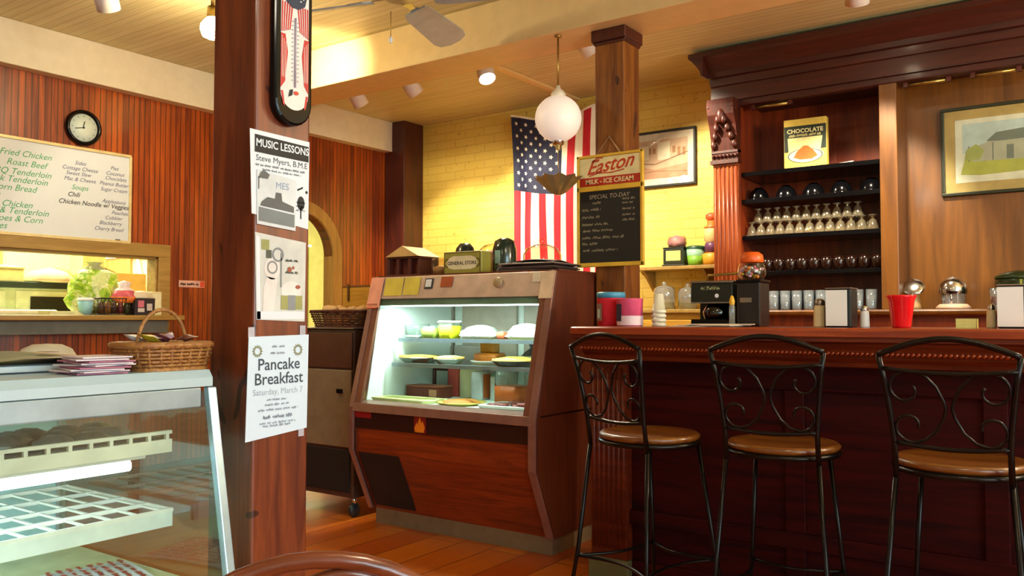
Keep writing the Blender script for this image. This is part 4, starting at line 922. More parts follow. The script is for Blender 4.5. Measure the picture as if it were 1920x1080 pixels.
for k in range(10):
    for x in (-.06, .06): mb.tube([(x, -.12 + .0239 * k, .004), (x, -.12 + .0239 * k, .105)], .002, 5)
mb.build('wire_frame', plain('#3a3236', .35, .5), t)
rnd = random.Random(31)
for k in range(5):
    tag(MB().lathe([(0, 0), (.019, 0), (.02, .05), (.015, .06), (.015, .075), (0, .076)], n=14).build('spice_jar', plain(('#5a3a1e', '#8a5a2a', '#4a2a20', '#7a2c28', '#3e4420')[k], .4), None, (LX + .02, 2.835 + .042 * k, LZ + .008)), ('brown', 'tan', 'dark brown', 'dull red', 'dark olive')[k] + ' jar inside the dark wire basket on the ledge', 'jar', 'jars in the wire basket')
t = thing('crumpled_bag', 'red, orange and white crumpled bag lying on the wire basket', 'bag', (LX - .005, 3.0, LZ + .078))
MB().lathe([(0, 0), (.05, .005), (.075, .04), (.05, .08), (.02, .1), (.03, .13), (0, .14)], n=20, fn=lambda a, q: 1 + .22 * math.sin(4 * a + q * 30)).build('bag', plain('#d8606c', .45), t)
MB().lathe([(.052, .0), (.08, .035), (.066, .045)], n=20, fn=lambda a, q: 1 + .22 * math.sin(4 * a + q * 30)).build('orange_print', plain('#e8782c', .45), t)
MB().lathe([(.052, .08), (.026, .1), (.034, .13), (0, .145)], n=20, fn=lambda a, q: 1 + .22 * math.sin(4 * a + q * 30)).build('white_top', plain('#ecd8dc', .45), t)
def lettuce_mat():
    t = NT('lettuce'); f = t.noise(t.coord(), 16, 4, 1.5); g = t.noise(t.coord(), 5, 2)
    c = t.ramp(f, [(.3, '#6fae1c'), (.5, '#b4d63a'), (.68, '#eef0a8')]); c = t.mix(t.math('MULTIPLY', t.math('GREATER_THAN', g, .52), .6), c, '#f0f0c0')
    t.bump(f, .8, .03); return t.base(c, .4)
LETT = lettuce_mat()
t = thing('lettuce_bag', 'big clear bag of bright yellow-green lettuce on the serving opening', 'bag', (XW - .19, 2.93, 1.1305))
MB().lathe([(0, 0), (.10, 0), (.13, .05), (.15, .10), (.135, .17), (.145, .20), (.115, .27), (.07, .295), (0, .30)], n=40, fn=lambda a, q: 1 + .10 * math.sin(3 * a + q * 18) + .07 * math.sin(7 * a - q * 40) + .04 * math.sin(15 * a + q * 70)).build('lettuce', LETT, t)
MB().lathe([(.05, .29), (.055, .31), (.03, .325), (.05, .345)], n=26, fn=lambda a, q: 1 + .2 * math.sin(7 * a)).build('bag_neck', plain('#dbe8b0', .4), t)
MB().box(-.16, .045, -.2, .2, -1.13, -.001).build('stand', M['white'], t)
t = thing('basket_tray', 'dark plastic basket with pink and white labels on the serving ledge', 'basket', (LX, 3.105, LZ))
mb = MB(); mb.prism([(-.055, 0), (.055, 0), (.062, .11), (.056, .11), (.05, .006), (-.05, .006), (-.056, .11), (-.062, .11)], 'y', -.07, .07); mb.box(-.055, .055, -.07, -.064, 0, .105); mb.box(-.055, .055, .064, .07, 0, .105); mb.build('basket', plain('#2a2028', .5), t)
mb = MB(); rect(mb, -.05, -.008, .05, .095); on(mb, FX((.0635, 0, 0)), 'pink_label', plain('#c86a80', .5), t)
mb = MB(); rect(mb, -.05, -.004, .02, .045); rect(mb, .012, .05, .03, .075); on(mb, FX((.0625, 0, 0)), 'white_label', plain('#c8bcb8', .5), t)
t = thing('bread_bag', 'white floppy bag of buns lying in the dark plastic basket', 'bag', (LX - .005, 3.11, LZ + .085))
MB().lathe([(0, 0), (.045, .004), (.055, .035), (.04, .065), (0, .075)], n=20, sy=1.7, fn=lambda a, q: 1 + .1 * math.sin(5 * a + q * 30)).build('bag', plain('#d8c8ae', .5), t)
t = thing('cream_box', 'tall cream box at the right end of the serving ledge', 'box', (LX - .02, 3.21, LZ))
MB().box(-.04, .04, -.032, .038, 0, .155).build('carton', plain('#dccf9c', .6), t, bevel=.003)
MB().box(.0402, .0408, -.028, .034, .02, .14).build('label', plain('#e8e0b8', .6), t)

# ---- kitchen beyond
kc = thing('kitchen_unit', 'pale green kitchen unit with dark worktop seen through the serving opening', 'kitchen unit', (-6.75, 2.6, 0))
MB().box(-.35, .3, -1.6, 1.0, 0, 1.33).build('body', plain('#c8d8a0', .45), kc)
MB().box(-.37, .33, -1.62, 1.02, 1.33, 1.375).build('worktop', plain('#1e3426', .35), kc, bevel=.005)
MB().box(.3, .312, .42, .95, 1.02, 1.27).build('oven_door', plain('#16281c', .2), MB().box(.3, .306, .32, .98, .7, 1.31).build('door', plain('#d4e0b0', .45), kc))
for y in (-.9, -.25): MB().box(.3, .306, y - .3, y + .5, .7, 1.31).build('door', plain('#d4e0b0', .45), kc, bevel=.003)
MB().box(.306, .32, -.55, .05, 1.21, 1.26).build('slot', plain('#1a2a24', .3), kc)
t = thing('serving_pan', 'pale metal pan in front of the kitchen unit', 'pan', (-6.2, 2.78, 1.05))
MB().box(-.16, .16, -.28, .25, 0, .12).build('pan', plain('#c8c4b4', .35, .3), t, bevel=.02)
MB().tube([(.0, .3 + .05 * math.cos(PI * k / 10), .0 + .1 * math.sin(PI * k / 10)) for k in range(11)], .014, 8).build('hook_handle', plain('#2a3a2c', .3), t)
MB().box(-.22, .22, -1.2, .5, -1.05, -.002).build('work_table', plain('#b8c49a', .4), t)
t = thing('bread_tray', 'pale yellow flat box on the kitchen worktop', 'box', (-6.6, 2.84, 1.3755)); MB().box(-.14, .14, -.17, .14, 0, .09).build('body', plain('#dcd890', .6), t, bevel=.005); MB().box(-.145, .145, -.175, .145, .09, .105).build('lid', plain('#b8b468', .6), t, bevel=.003)
t = thing('food_heap', 'pinkish-brown heap of food on the kitchen worktop', 'food', (-6.58, 3.22, 1.3755)); MB().lathe([(0, 0), (.16, 0), (.17, .03), (.11, .09), (0, .12)], n=24, fn=lambda a, q: 1 + .15 * math.sin(5 * a)).build('heap', plain('#c09a74', .7), t); MB().lathe([(0, .001), (.2, .001), (.22, .014), (0, .012)], n=24).build('platter', plain('#d8d0a0', .5), t)
t = thing('folded_cloth', 'dark olive cloth hump on the kitchen worktop', 'cloth', (-6.86, 3.42, 1.3755)); MB().lathe([(0, 0), (.17, 0), (.16, .06), (.1, .12), (0, .14)], n=22, sx=.7, fn=lambda a, q: 1 + .1 * math.sin(3 * a + 1)).build('cloth', plain('#7a7a3a', .8), t)
t = thing('steel_bowl', 'wide shallow pale blue bowl on the kitchen worktop', 'bowl', (-6.98, 2.95, 1.3755)); MB().lathe([(0, 0), (.08, 0), (.22, .13), (.21, .135), (.07, .01), (0, .01)], n=28).build('bowl', plain('#b8d0d0', .3), t)
t = thing('sauce_bottle', 'white bottle on the kitchen worktop at the left edge of the photo', 'bottle', (-6.6, 2.56, 1.3755)); MB().lathe([(0, 0), (.045, 0), (.045, .13), (.02, .17), (.02, .22), (0, .222)], n=18).build('bottle', plain('#d4e8e0', .4), t)
t = thing('cardboard_carton', 'open tan cardboard carton standing at the right of the kitchen opening', 'carton', (-6.72, 3.88, 1.28)); MB().box(-.14, .14, -.14, .13, 0, .2).build('carton', plain('#b88a3c', .7), t, bevel=.003)
mb = MB(); mb.prism([(-.14, .2), (-.27, .25), (-.268, .254), (-.14, .205)], 'x', -.14, .14); mb.build('flap', plain('#c89a48', .7), t)
MB().box(-.16, .16, -.16, .16, -1.28, -.001).build('stand', plain('#b8c49a', .5), t)
t = thing('plywood_sheet', 'tan plywood sheet on the kitchen end wall behind the lettuce bag', 'panel', (-7.72, 4.098, 1.0))
MB().box(0, .78, -.02, 0, 0, 1.0).build('sheet', M['kitpanel'], t)
t = thing('wall_bracket', 'thin white shelf bracket on the kitchen end wall', 'bracket', (-6.62, 4.08, 1.5)); mb = MB(); mb.box(-.7, .0, -.012, .018, .14, .16); mb.tube([(-.2, -.01, .14), (-.05, -.01, -.3)], .012, 8); mb.build('bracket', M['white'], t)
t = thing('blue_notice', 'slate blue notice on the kitchen end wall by the right jamb', 'notice', (-6.55, 4.094, 1.40)); mb = MB().prism([(-.13, -.02), (.3, .12), (.3, .5), (-.13, .5)], 'y', -.004, .004); mb.build('sheet', plain('#8098b0', .6), t)
kw = thing('window_4', None, None, (-7.99, 3.2, 0)); kw['kind'] = 'structure'
mb = MB(); 
for y in (-.72, .16, .24): mb.box(0, .04, y, y + .045, 1.2, 2.1)
mb.box(0, .04, -.72, .28, 1.2, 1.25); mb.box(0, .04, -.72, .28, 2.05, 2.1); mb.build('window_frame', plain('#8ca05a', .5), kw)
MB().box(.005, .012, -.70, .18, 1.24, 2.06).build('window_pane', emit('#f2fbff', 1.6), kw)
t = thing('hall_shelf', 'white bracketed shelf on the bright wall beyond the arch', 'shelf', (-8.28, 6.55, 1.98)); MB().box(-.015, .3, -.15, .48, 0, .03).build('board', M['white'], t); MB().prism([(-.015, 0), (.25, 0), (-.015, -.15)], 'y', .1, .12).build('bracket', M['white'], t)

# ================================================================== BACK WALL
FLX, FLY = -3.955, 5.60
fg = thing('flag', 'American flag hanging vertically on the yellow brick wall, partly behind the post', 'flag', (FLX, FLY, 0))
FWID, FLEN = .90, 1.50
def fsurf(u, v, off=0.0):
    sag = .085 * math.sin(PI * u) ** 1.2 * (1 - v * .6)
    squeeze = 1 - .13 * v
    wav = math.sin(u * 15 + v * 2.2) * .018 * (.5 + v) + math.sin(u * 27 + 1.3 - v * 3) * .009 + .012 * math.sin(v * 6 + u * 4)
    x = .05 * v + u * FWID * squeeze; y = -.035 + wav - off
    return (x, y, 2.745 - sag - v * FLEN)
def fmat(u, v):
    if v < .4 and u < 7 / 13: return 2
    return 0 if int(u * 13) % 2 == 1 else 1
mb = MB().grid(fsurf, 52, 60, True, fmat); mb.build('cloth', [M['flagwhite'], M['flagred'], M['navy']], fg)
mb = MB()
for r_ in range(11):                                         # 50 stars, rows turned with the flag
    for c_ in range(9):
        if (r_ + c_) % 2: continue
        u0 = (c_ + 1) / 10 * 7 / 13; v0 = (r_ + 1) / 12 * .4; P = []
        for k in range(10):
            a = k * PI / 5; rad = .0195 if k % 2 == 0 else .0085
            P.append(fsurf(u0 + rad * math.cos(a) / FWID, v0 + rad * math.sin(a) / FLEN, .004))
        mb.poly(P)
mb.build('star_pattern', M['flagwhite'], fg, fix=False)
MB().grid(lambda u, v: fsurf(u, -.012 * v, .0015), 40, 1).build('header_tape', M['flagwhite'], fg)
for u in (0.0, 1.0):
    q = fsurf(u, -.005); mb = MB().tube([(q[0], q[1], q[2]), (q[0], .08, q[2] + .01)], .006, 8); mb.build('nail', M['steel'], fg)
def frame(kind, label, cat, y, x0, x1, z0, z1, fw, fmatl, matc, artc, mat_w, group=None):
    t = thing(kind, label, cat, (x0, y, z0)); w, h = x1 - x0, z1 - z0; mb = MB()
    mb.box(0, w, -.028, 0, 0, fw); mb.box(0, w, -.028, 0, h - fw, h); mb.box(0, fw, -.028, 0, fw, h - fw); mb.box(w - fw, w, -.028, 0, fw, h - fw); mb.build('frame', fmatl, t, bevel=.003)
    MB().box(fw, w - fw, -.012, -.002, fw, h - fw).build('mount', matc, t)
    mw = fw + mat_w; MB().box(mw, w - mw, -.0135, -.012, mw, h - mw).build('print', artc, t)
    MB().box(fw, w - fw, -.0215, -.0195, fw, h - fw).build('frame_glass', glass('#ffffff', 1.5), t); return t, mw, w, h
t, mw, w, h = frame('framed_picture', 'dark framed pinkish old print on the yellow brick right of the post', 'picture', 5.678, -3.02, -2.40, 2.07, 2.485, .016, M['matblack'], plain('#d8ceb4', .7), plain('#c8a888', .7), .05)
mb = MB(); rnd = random.Random(41)
for k in range(12): rect(mb, mw + .02 + k * .039, mw + .045 + k * .039, mw + .15 + rnd.uniform(0, .04), h - mw - rnd.uniform(.02, .08))
on(mb, FY((0, -.0142, 0)), 'art_buildings', plain('#a0764e', .7), t)
mb = MB(); rect(mb, .32, .42, .2, .33); rect(mb, .16, .25, .21, .31); on(mb, FY((0, -.0148, 0)), 'art_facade', plain('#dcd0b0', .7), t)
mb = MB(); flat(mb, [(mw, mw), (w - mw, mw), (w - mw, .16), (.3, .13), (mw, .19)]); on(mb, FY((0, -.0146, 0)), 'art_street', plain('#b88868', .7), t)
mb = MB(); stroke(mb, [(mw, .2), (.3, .17), (w - mw, .24)], .006); stroke(mb, [(mw, .1), (.3, .12), (w - mw, .1)], .004); on(mb, FY((0, -.0152, 0)), 'art_lines', plain('#7a5038', .7), t)
t, mw, w, h = frame('framed_picture', 'wide framed watercolour of a house with porch on the back bar panel', 'picture', 5.469, -.795, .22, 1.815, 2.325, .018, plain('#1e2410', .35), plain('#b39c5c', .7), plain('#d8dcc4', .7), .055)
mb = MB(); rect(mb, .11, w - .11, .24, h - .1); on(mb, FY((0, -.0142, 0)), 'art_sky', plain('#b4ccc8', .7), t)
mb = MB(); flat(mb, [(.1, .12), (.2, .11), (.5, .12), (w - .12, .13), (w - .12, .22), (.12, .2)]); on(mb, FY((0, -.0146, 0)), 'art_lawn', plain('#a8b04a', .7), t)
mb = MB(); flat(mb, [(.16, .19), (.62, .18), (.62, .27), (.52, .33), (.25, .3), (.16, .27)]); on(mb, FY((0, -.015, 0)), 'art_house', plain('#a4aa94', .7), t)
mb = MB(); flat(mb, [(.23, .3), (.28, .345), (.46, .36), (.56, .31), (.5, .30), (.3, .295)]); rect(mb, .33, .365, .19, .27); rect(mb, .14, .146, .19, .28); rect(mb, .42, .428, .19, .3); rect(mb, .26, .266, .19, .29); on(mb, FY((0, -.0154, 0)), 'art_roof', plain('#64746a', .7), t)
mb = MB(); disc(mb, .56, .3, .05, .07); disc(mb, .62, .27, .04, .06); on(mb, FY((0, -.0158, 0)), 'art_tree', plain('#a08a3a', .7), t)
mb = MB(); flat(mb, [(.12, .2), (.2, .2), (.22, .25), (.18, .29), (.13, .26)]); on(mb, FY((0, -.0156, 0)), 'art_bush', plain('#98a65a', .7), t)

# signboard on the post
sg = thing('sign_board', 'yellow framed Easton ice cream signboard with chalkboard hanging on the post', 'signboard', (-2.235, 3.753, 1.37))
SW, SH = .375, .57
MB().box(0, SW, -.012, 0, 0, SH).build('backing', plain('#d8aa30', .5), sg, bevel=.002)
mb = MB()
for a, b, c, d in ((0, SW, 0, .02), (0, SW, SH - .014, SH), (0, .014, 0, SH), (SW - .014, SW, 0, SH), (0, SW, .385, .41)): mb.box(a, b, -.02, -.008, c, d)
mb.build('frame', plain('#e2b438', .45), sg, bevel=.003)
MB().box(.016, SW - .016, -.0142, -.012, .455, SH - .016).build('cream_panel', plain('#ead9a0', .5), sg)
MB().box(.016, SW - .016, -.0142, -.012, .412, .455).build('red_band', plain('#b4290e', .5), sg)
lettering('script', [('Easton', SW / 2, .482, .098, 'CENTER')], plain('#c03a12', .5), sg, FY((0, -.0152, 0)) @ Matrix(((1, 0, 0, 0), (.10, 1, 0, -.018), (0, 0, 1, 0), (0, 0, 0, 1))), .45, .0015)
mb = MB(); stroke(mb, [(.075, .463), (.12, .475), (.2, .472), (.27, .482)], .006); stroke(mb, [(.09, .535), (.12, .552), (.15, .55)], .006); on(mb, FY((0, -.0152, 0)), 'flourish', plain('#c03a12', .5), sg)
lettering('band_lettering', [('MILK - ICE CREAM', SW / 2, .4225, .034, 'CENTER')], plain('#f0dca0', .5), sg, FY((0, -.0152, 0)), 0, .0007)
MB().box(.016, SW - .02, -.0142, -.012, .022, .384).build('chalkboard', plain('#141210', .65), sg)
lettering('chalk_heading', [('SPECIAL TO-DAY', .185, .345, .030, 'CENTER')], plain('#b8a888', .8), sg, FY((0, -.0150, 0)), .15)
mb = MB(); rnd = random.Random(17)
for v, u, w_ in ((.318, .09, .05), (.285, .03, .11), (.248, .03, .10), (.21, .03, .15), (.178, .035, .17), (.142, .03, .24), (.112, .03, .10), (.078, .035, .2)): scribble(mb, u, v, w_, .015, rnd, .0026)
for v in (.33, .31, .28, .25, .225): scribble(mb, .26, v, .07, .012, rnd, .0024)
on(mb, FY((0, -.0150, 0)), 'chalk_script', plain('#a09478', .8), sg)
MB().tube([(.115, -.014, SH - .004), (.183, -.006, SH + .085), (.25, -.014, SH - .004)], .003, 6).build('cord', plain('#b08a60', .7), sg)
MB().tube([(.183, .003, SH + .085), (.183, -.01, SH + .085)], .004, 8).build('nail', M['steel'], sg)

# tins on the wall shelf
t = thing('tea_tin', 'dark green square tin with cream label on the wall shelf', 'tin', (-2.505, 5.55, 1.4745))
MB().box(-.085, .085, -.06, .06, 0, .015).build('tin_base', plain('#2a2a1e', .4), t, bevel=.003); MB().box(-.078, .078, -.055, .055, .015, .125).build('body', plain('#242a18', .35), t, bevel=.006)
mb = MB(); rect(mb, -.055, .055, .04, .11); on(mb, FY((0, -.0558, 0)), 'label', plain('#d0c070', .6), t); MB().box(-.08, .08, -.057, .057, .125, .135).build('lid', plain('#1c2014', .35), t, bevel=.003)
t = thing('sweets_jar', 'glass jar of pink wrapped sweets standing on the dark green tin', 'jar', (-2.5, 5.55, 1.6105)); MB().lathe([(0, 0), (.06, 0), (.07, .03), (.062, .07), (.05, .08)], n=22).build('jar_body', M['jar'], t); MB().lathe([(0, .004), (.055, .004), (.064, .03), (.056, .066), (0, .088)], n=22, fn=lambda a, q: 1 + .07 * math.sin(7 * a + q * 90)).build('sweets', plain('#d09aa8', .5, var=.3), t)
t = thing('green_tub', 'round green and pale blue tub on the wall shelf right of the tin', 'tub', (-2.36, 5.55, 1.4745)); MB().lathe([(0, 0), (.052, 0), (.06, .07), (0, .07)], n=22).build('body', plain('#78b034', .45), t); MB().lathe([(.0605, .07), (.064, .118), (0, .118)], n=22).build('pale_band', plain('#98c8a8', .45), t); MB().lathe([(.067, .118), (.067, .134), (.05, .14), (0, .14)], n=22).build('lid', plain('#1a4a2a', .4), t)
t = thing('yellow_tub', 'short yellow-orange tub at the right end of the wall shelf', 'tub', (-2.245, 5.56, 1.4745)); MB().lathe([(0, 0), (.062, 0), (.066, .075), (.058, .082), (0, .082)], n=24).build('body', plain('#e0a030', .45), t); MB().lathe([(.05, .082), (.05, .088), (0, .089)], n=24).build('lid', plain('#e07018', .4), t)
t = thing('candy_dispenser', 'orange and white figure-like candy jar stacked on the yellow tub', 'jar', (-2.245, 5.56, 1.5635)); MB().lathe([(0, 0), (.05, 0), (.05, .06), (.04, .07), (0, .07)], n=22).build('base_jar', plain('#6a3a5a', .4), t); MB().lathe([(.042, .07), (.054, .09), (.056, .15), (.045, .17), (0, .17)], n=22).build('middle', plain('#e8c080', .45), t); MB().lathe([(.05, .168), (.055, .176), (.03, .19), (.034, .22), (0, .222)], n=22).build('upper_cap', plain('#d8742c', .45), t); MB().lathe([(.03, .222), (.042, .235), (.042, .26), (.02, .275), (0, .276)], n=22).build('knob', plain('#d85a30', .4), t)
# glass jars on the side cabinet
for k, (x, r, h, lb) in enumerate(((-2.505, .075, .165, 'clear glass jar with ball knob, left one on the honey wooden cabinet'), (-2.335, .065, .15, 'clear glass jar on the honey wooden cabinet, behind the coffee machine'))):
    t = thing('storage_jar', lb, 'jar', (x, 5.35, 1.1705), 0, 'glass jars on the side cabinet')
    MB().lathe([(0, 0), (r, 0), (r, h * .75), (r * .85, h * .92), (r * .4, h), (.012, h + .005), (.016, h + .02), (0, h + .028)], n=26).build('jar_body', M['tumbler'], t)
    MB().lathe([(0, .004), (r * .9, .004), (r * .9, h * .3), (0, h * .32)], n=22).build('contents', plain('#c8b070', .6), t)

# ================================================================== ON THE BAR
BT = 1.0765
def pail(x, y, r, h, body, label, lab, lid=None):
    t = thing('paper_pail', label, 'pail', (x, y, BT), 0, 'paper pails on the bar'); MB().lathe([(0, 0), (r * .94, 0), (r, h * .98), (r * 1.03, h), (r * .96, h), (r * .9, .005), (0, .005)], n=30).build('pail_body', body, t)
    mb = MB().grid(lambda u, v: ((r + .0012) * math.sin(-.95 + u * .75), -(r + .0012) * math.cos(-.95 + u * .75), h * (.18 + .62 * v)), 8, 2); mb.build('picture', lab, t)
    if lid: MB().lathe([(0, h), (r * 1.05, h), (r * 1.05, h + .02), (r * .98, h + .026), (0, h + .026)], n=30).build('lid', lid, t)
    return t
t = pail(-1.845, 3.38, .062, .125, plain('#ee3448', .45), 'red paper pail with blue lid at the left end of the bar', plain('#8a6a60', .5), plain('#4a9cc0', .4))
mb = MB().grid(lambda u, v: (.0638 * math.sin(-.75 + u * .35), -.0638 * math.cos(-.75 + u * .35), .035 + .04 * v), 5, 2); mb.build('figure_patch', plain('#b8d4d8', .5), t)
t = pail(-1.725, 3.33, .058, .12, plain('#f0608a', .45), 'pink paper pail with dark picture next to the red pail', plain('#241a3c', .5))
MB().lathe([(.0568, .004), (.0592, .045)], n=30).build('white_band', plain('#f0d8e0', .5), t)
t = thing('foam_cup_stack', 'stack of white foam cups upside down on the bar', 'cups', (-1.60, 3.36, BT))
for k in range(4): MB().lathe([(.03, .012 + k * .019), (.0315, .008 + k * .019), (.0315, 0.002 + k * .019), (.0295, .0 + k * .019), (.019, .082 + k * .019), (0, .084 + k * .019)], n=24).build('foam_cup', plain('#ece6d0', .5, var=.02), t)
t = thing('coffee_machine', 'black coffee machine with steel trim and handle on the bar', 'coffee machine', (-1.40, 3.54, BT))
MB().box(-.095, .095, -.085, .09, 0, .03).build('machine_base', M['black'], t, bevel=.004); MB().box(-.095, .095, .02, .09, .03, .12).build('column', M['matblack'], t)
MB().box(-.095, .095, -.085, .09, .1, .185).build('head', plain('#0c1512', .25, coat=.4), t, bevel=.005); MB().box(-.098, .098, -.088, .092, .185, .195).build('top_trim', M['steel'], t, bevel=.003)
MB().box(-.09, .1, -.089, -.085, .098, .104).build('lower_trim', M['steel'], t)
mb = MB(); rnd = random.Random(8); scribble(mb, -.045, .158, .085, .012, rnd, .005); on(mb, FY((0, -.0865, 0)), 'badge', plain('#c8c890', .4), t)
mb = MB(); disc(mb, .025, .13, .009); on(mb, FY((0, -.0867, 0)), 'indicator_lamp', plain('#e8e8f0', .3), t)
MB().tube([(-.05, 0, .195), (-.048, 0, .222), (.09, 0, .228), (.092, 0, .195)], .006, 8).build('handle', M['brass'], t)
MB().lathe([(0, .031), (.05, .031), (.058, .06), (.04, .094), (.036, .097)], (0, -.03, 0), n=24).build('carafe', glass('#4a4440', 2.5), t)
t = thing('coffee_grinder', 'tall black grinder box beside the coffee machine on the bar', 'grinder', (-1.245, 3.52, BT)); MB().box(-.045, .055, -.06, .06, 0, .185).build('body', plain('#141013', .3, coat=.3), t, bevel=.006); MB().box(-.03, .02, -.064, -.06, .1, .12).build('switch_plate', M['steel'], t); MB().box(-.05, .06, -.065, .065, .185, .195).build('top_plate', M['black'], t, bevel=.003)
t = thing('gumball_jar', 'round glass jar of gumballs with orange cap on the grinder', 'jar', (-1.245, 3.52, BT + .196)); MB().lathe([(0, 0), (.05, .002), (.06, .03), (.055, .06), (.042, .075)], n=26).build('jar_body', M['jar'], t)
rnd = random.Random(33); GC = ['#d8d0d8', '#d06a8c', '#e8c84a', '#a8c8d8', '#e89048', '#c8a0c8']
for k, c in enumerate(GC):
    mb = MB()
    for q in range(7):
        a, r_ = rnd.uniform(0, 6.3), rnd.uniform(.01, .045); mb.lathe([(0, .008), (.007, .004), (.008, 0), (.007, -.004), (0, -.008)], (r_ * math.cos(a), r_ * math.sin(a), .012 + rnd.uniform(0, .045)), 8)
    o = mb.build('gumballs', plain(c, .35), t); o['kind'] = 'stuff'
MB().lathe([(.046, .074), (.05, .08), (.046, .105), (.03, .118), (0, .12)], n=26).build('cap', plain('#e86018', .4), t)
t = thing('syrup_bottle', 'small clear bottle with yellow spout in front of the grinder', 'bottle', (-1.288, 3.40, BT)); MB().lathe([(0, 0), (.013, 0), (.013, .08), (.009, .09), (.008, .092)], n=16).build('bottle_body', M['tumbler'], t); MB().lathe([(.010, .09), (.012, .105), (.006, .125), (0, .13)], n=14).build('spout', plain('#e0a820', .4), t)
t = thing('paper_sheets', 'loose white papers lying on the bar before the coffee machine', 'papers', (-1.36, 3.30, BT))
for k, a in enumerate((.1, -.2, .3)): mb = MB().box(-.13, .13, -.08, .08, k * .004, k * .004 + .003); mb.xf(Matrix.Rotation(a, 4, 'Z') @ Matrix.Translation((.03 * k, 0, 0))); mb.build('sheet', plain('#ead8c0', .6), t)
def napkins(x, y, label):
    t = thing('napkin_dispenser', label, 'napkin dispenser', (x, y, BT), 0, 'napkin dispensers on the bar')
    MB().box(-.042, .048, -.05, .05, 0, .142).build('case', plain('#3a3e40', .25, .6), t, bevel=.005); MB().box(-.042, .034, -.0525, -.05, .006, .138).build('napkins', plain('#f4f2ea', .7, var=.01), t); MB().box(-.044, .05, -.053, .052, .142, .147).build('lid_plate', M['steel'], t, bevel=.002); return t
napkins(-.828, 3.30, 'upright napkin dispenser between the two white shakers on the bar')
napkins(-.272, 3.30, 'upright napkin dispenser at the right edge of the photo')
def shaker(x, y, r, h, label, mat, capm=None, kind='salt_shaker'):
    t = thing(kind, label, 'shaker', (x, y, BT), 0, 'shakers on the bar'); MB().lathe([(0, 0), (r, 0), (r * 1.02, .006), (r * .92, h * .68), (r * .78, h * .76), (r * .7, h * .77)], n=22).build('body', mat, t)
    MB().lathe([(r * .76, h * .76), (r * .8, h * .78), (r * .76, h * .92), (r * .4, h), (0, h)], n=22).build('cap', capm or M['chrome'], t); return t
shaker(-.905, 3.30, .024, .108, 'fat sugar pourer left of the middle napkin dispenser', plain('#e0d0a4', .4), M['steel'], 'sugar_shaker')
shaker(-.745, 3.30, .017, .08, 'small white salt shaker right of the middle napkin dispenser', plain('#e4e0d8', .4))
shaker(-.337, 3.30, .015, .082, 'small cream salt shaker just left of the right-hand napkin dispenser', plain('#d8cfa8', .4))
t = thing('red_tumbler', 'bright red flared plastic tumbler on the bar', 'tumbler', (-.62, 3.30, BT)); MB().lathe([(0, 0), (.031, 0), (.033, .006), (.045, .1), (.052, .112), (.052, .117), (.046, .112), (.030, .008), (0, .008)], n=16).build('cup', M['redglass'], t)
t = thing('note_block', 'small pale yellow block of notes on the bar', 'note block', (-.413, 3.32, BT)); 
for k in range(3): MB().box(-.031, .031, -.03, .03, k * .011, k * .011 + .0107).build('note_pad', plain('#e4da80', .7), t)

# ================================================================== IN THE BACK BAR
BS = [z + .0005 for z in SHZ]; Y5 = 5.36
t = thing('cookbook_box', 'yellow and dark green box with a dish picture, alone on the top shelf', 'box', (-1.535, 5.34, BS[0]), R(3))
MB().box(-.128, .128, -.03, .03, 0, .315).build('box', plain('#d8b850', .5), t, bevel=.002)
mb = MB(); flat(mb, [(-.126, .11), (.126, .12), (.126, .272), (-.126, .272)]); on(mb, FY((0, -.0306, 0)), 'dark_band', plain('#202c20', .5), t)
mb = MB(); flat(mb, [(-.1, .1), (.09, .1), (.105, .198), (-.105, .198)]); on(mb, FY((0, -.0312, 0)), 'pale_panel', plain('#e4d894', .5), t)
lettering('title', [('CHOCOLATE', 0, .228, .036, 'CENTER')], plain('#e8dca0', .5), t, FY((0, -.0312, 0)), 0, .001)
mb = MB(); rnd = random.Random(4); scribble(mb, -.095, .206, .19, .014, rnd, .005); on(mb, FY((0, -.0316, 0)), 'subtitle', plain('#c8bc80', .5), t)
mb = MB(); disc(mb, .0, .085, .11, .045, 30); on(mb, FY((0, -.0317, 0)), 'dish', plain('#e8e0b8', .5), t)
mb = MB(); ring(mb, 0, 0, .098, .106, 30); mb.xf(Matrix.Translation((0, .083, 0)) @ Matrix.Diagonal((1, .42, 1, 1))); on(mb, FY((0, -.0322, 0)), 'dish_rim', plain('#4a5238', .5), t)
mb = MB(); flat(mb, [(-.07, .075), (-.03, .06), (.04, .06), (.075, .078), (.05, .115), (.015, .145), (-.01, .145), (-.05, .11)]); on(mb, FY((0, -.0325, 0)), 'food_picture', plain('#b8601c', .5), t)
t = thing('folded_paper', 'strip of folded white paper on the top shelf right of the box', 'paper', (-1.31, 5.30, BS[0])); mb = MB(); mb.prism([(-.06, 0), (.06, 0), (.07, .014), (.02, .01), (-.05, .006)], 'y', -.03, .03); mb.build('sheet', plain('#c8c0b0', .6), t)
def row(make, xs, y, z, lab, grp):
    o = None
    for k, x in enumerate(xs):
        yy = y[k] if isinstance(y, list) else y
        if o is None: o = make(lab(k)); o.location = (x, yy, z); o['group'] = grp; first = o
        else: dup(first, (x, yy, z), None, lab(k), grp)
def mk_bowl(l):
    t = thing('black_bowl', l, 'bowl', (0, 0, 0)); MB().lathe([(.066, 0), (.066, .004), (.062, .03), (.048, .06), (.026, .076), (.024, .082), (.018, .082), (.016, .076)], n=30).build('bowl_body', M['black'], t); MB().lathe([(.0665, .0), (.069, .003), (.0665, .008)], n=30).build('rim', M['black'], t); return t
row(mk_bowl, [-1.835, -1.66, -1.49, -1.325, -1.155], 5.33, BS[1], lambda k: 'glossy black bowl upside down on the second shelf, %s of five' % ORD[k], 'black bowls on the second shelf')
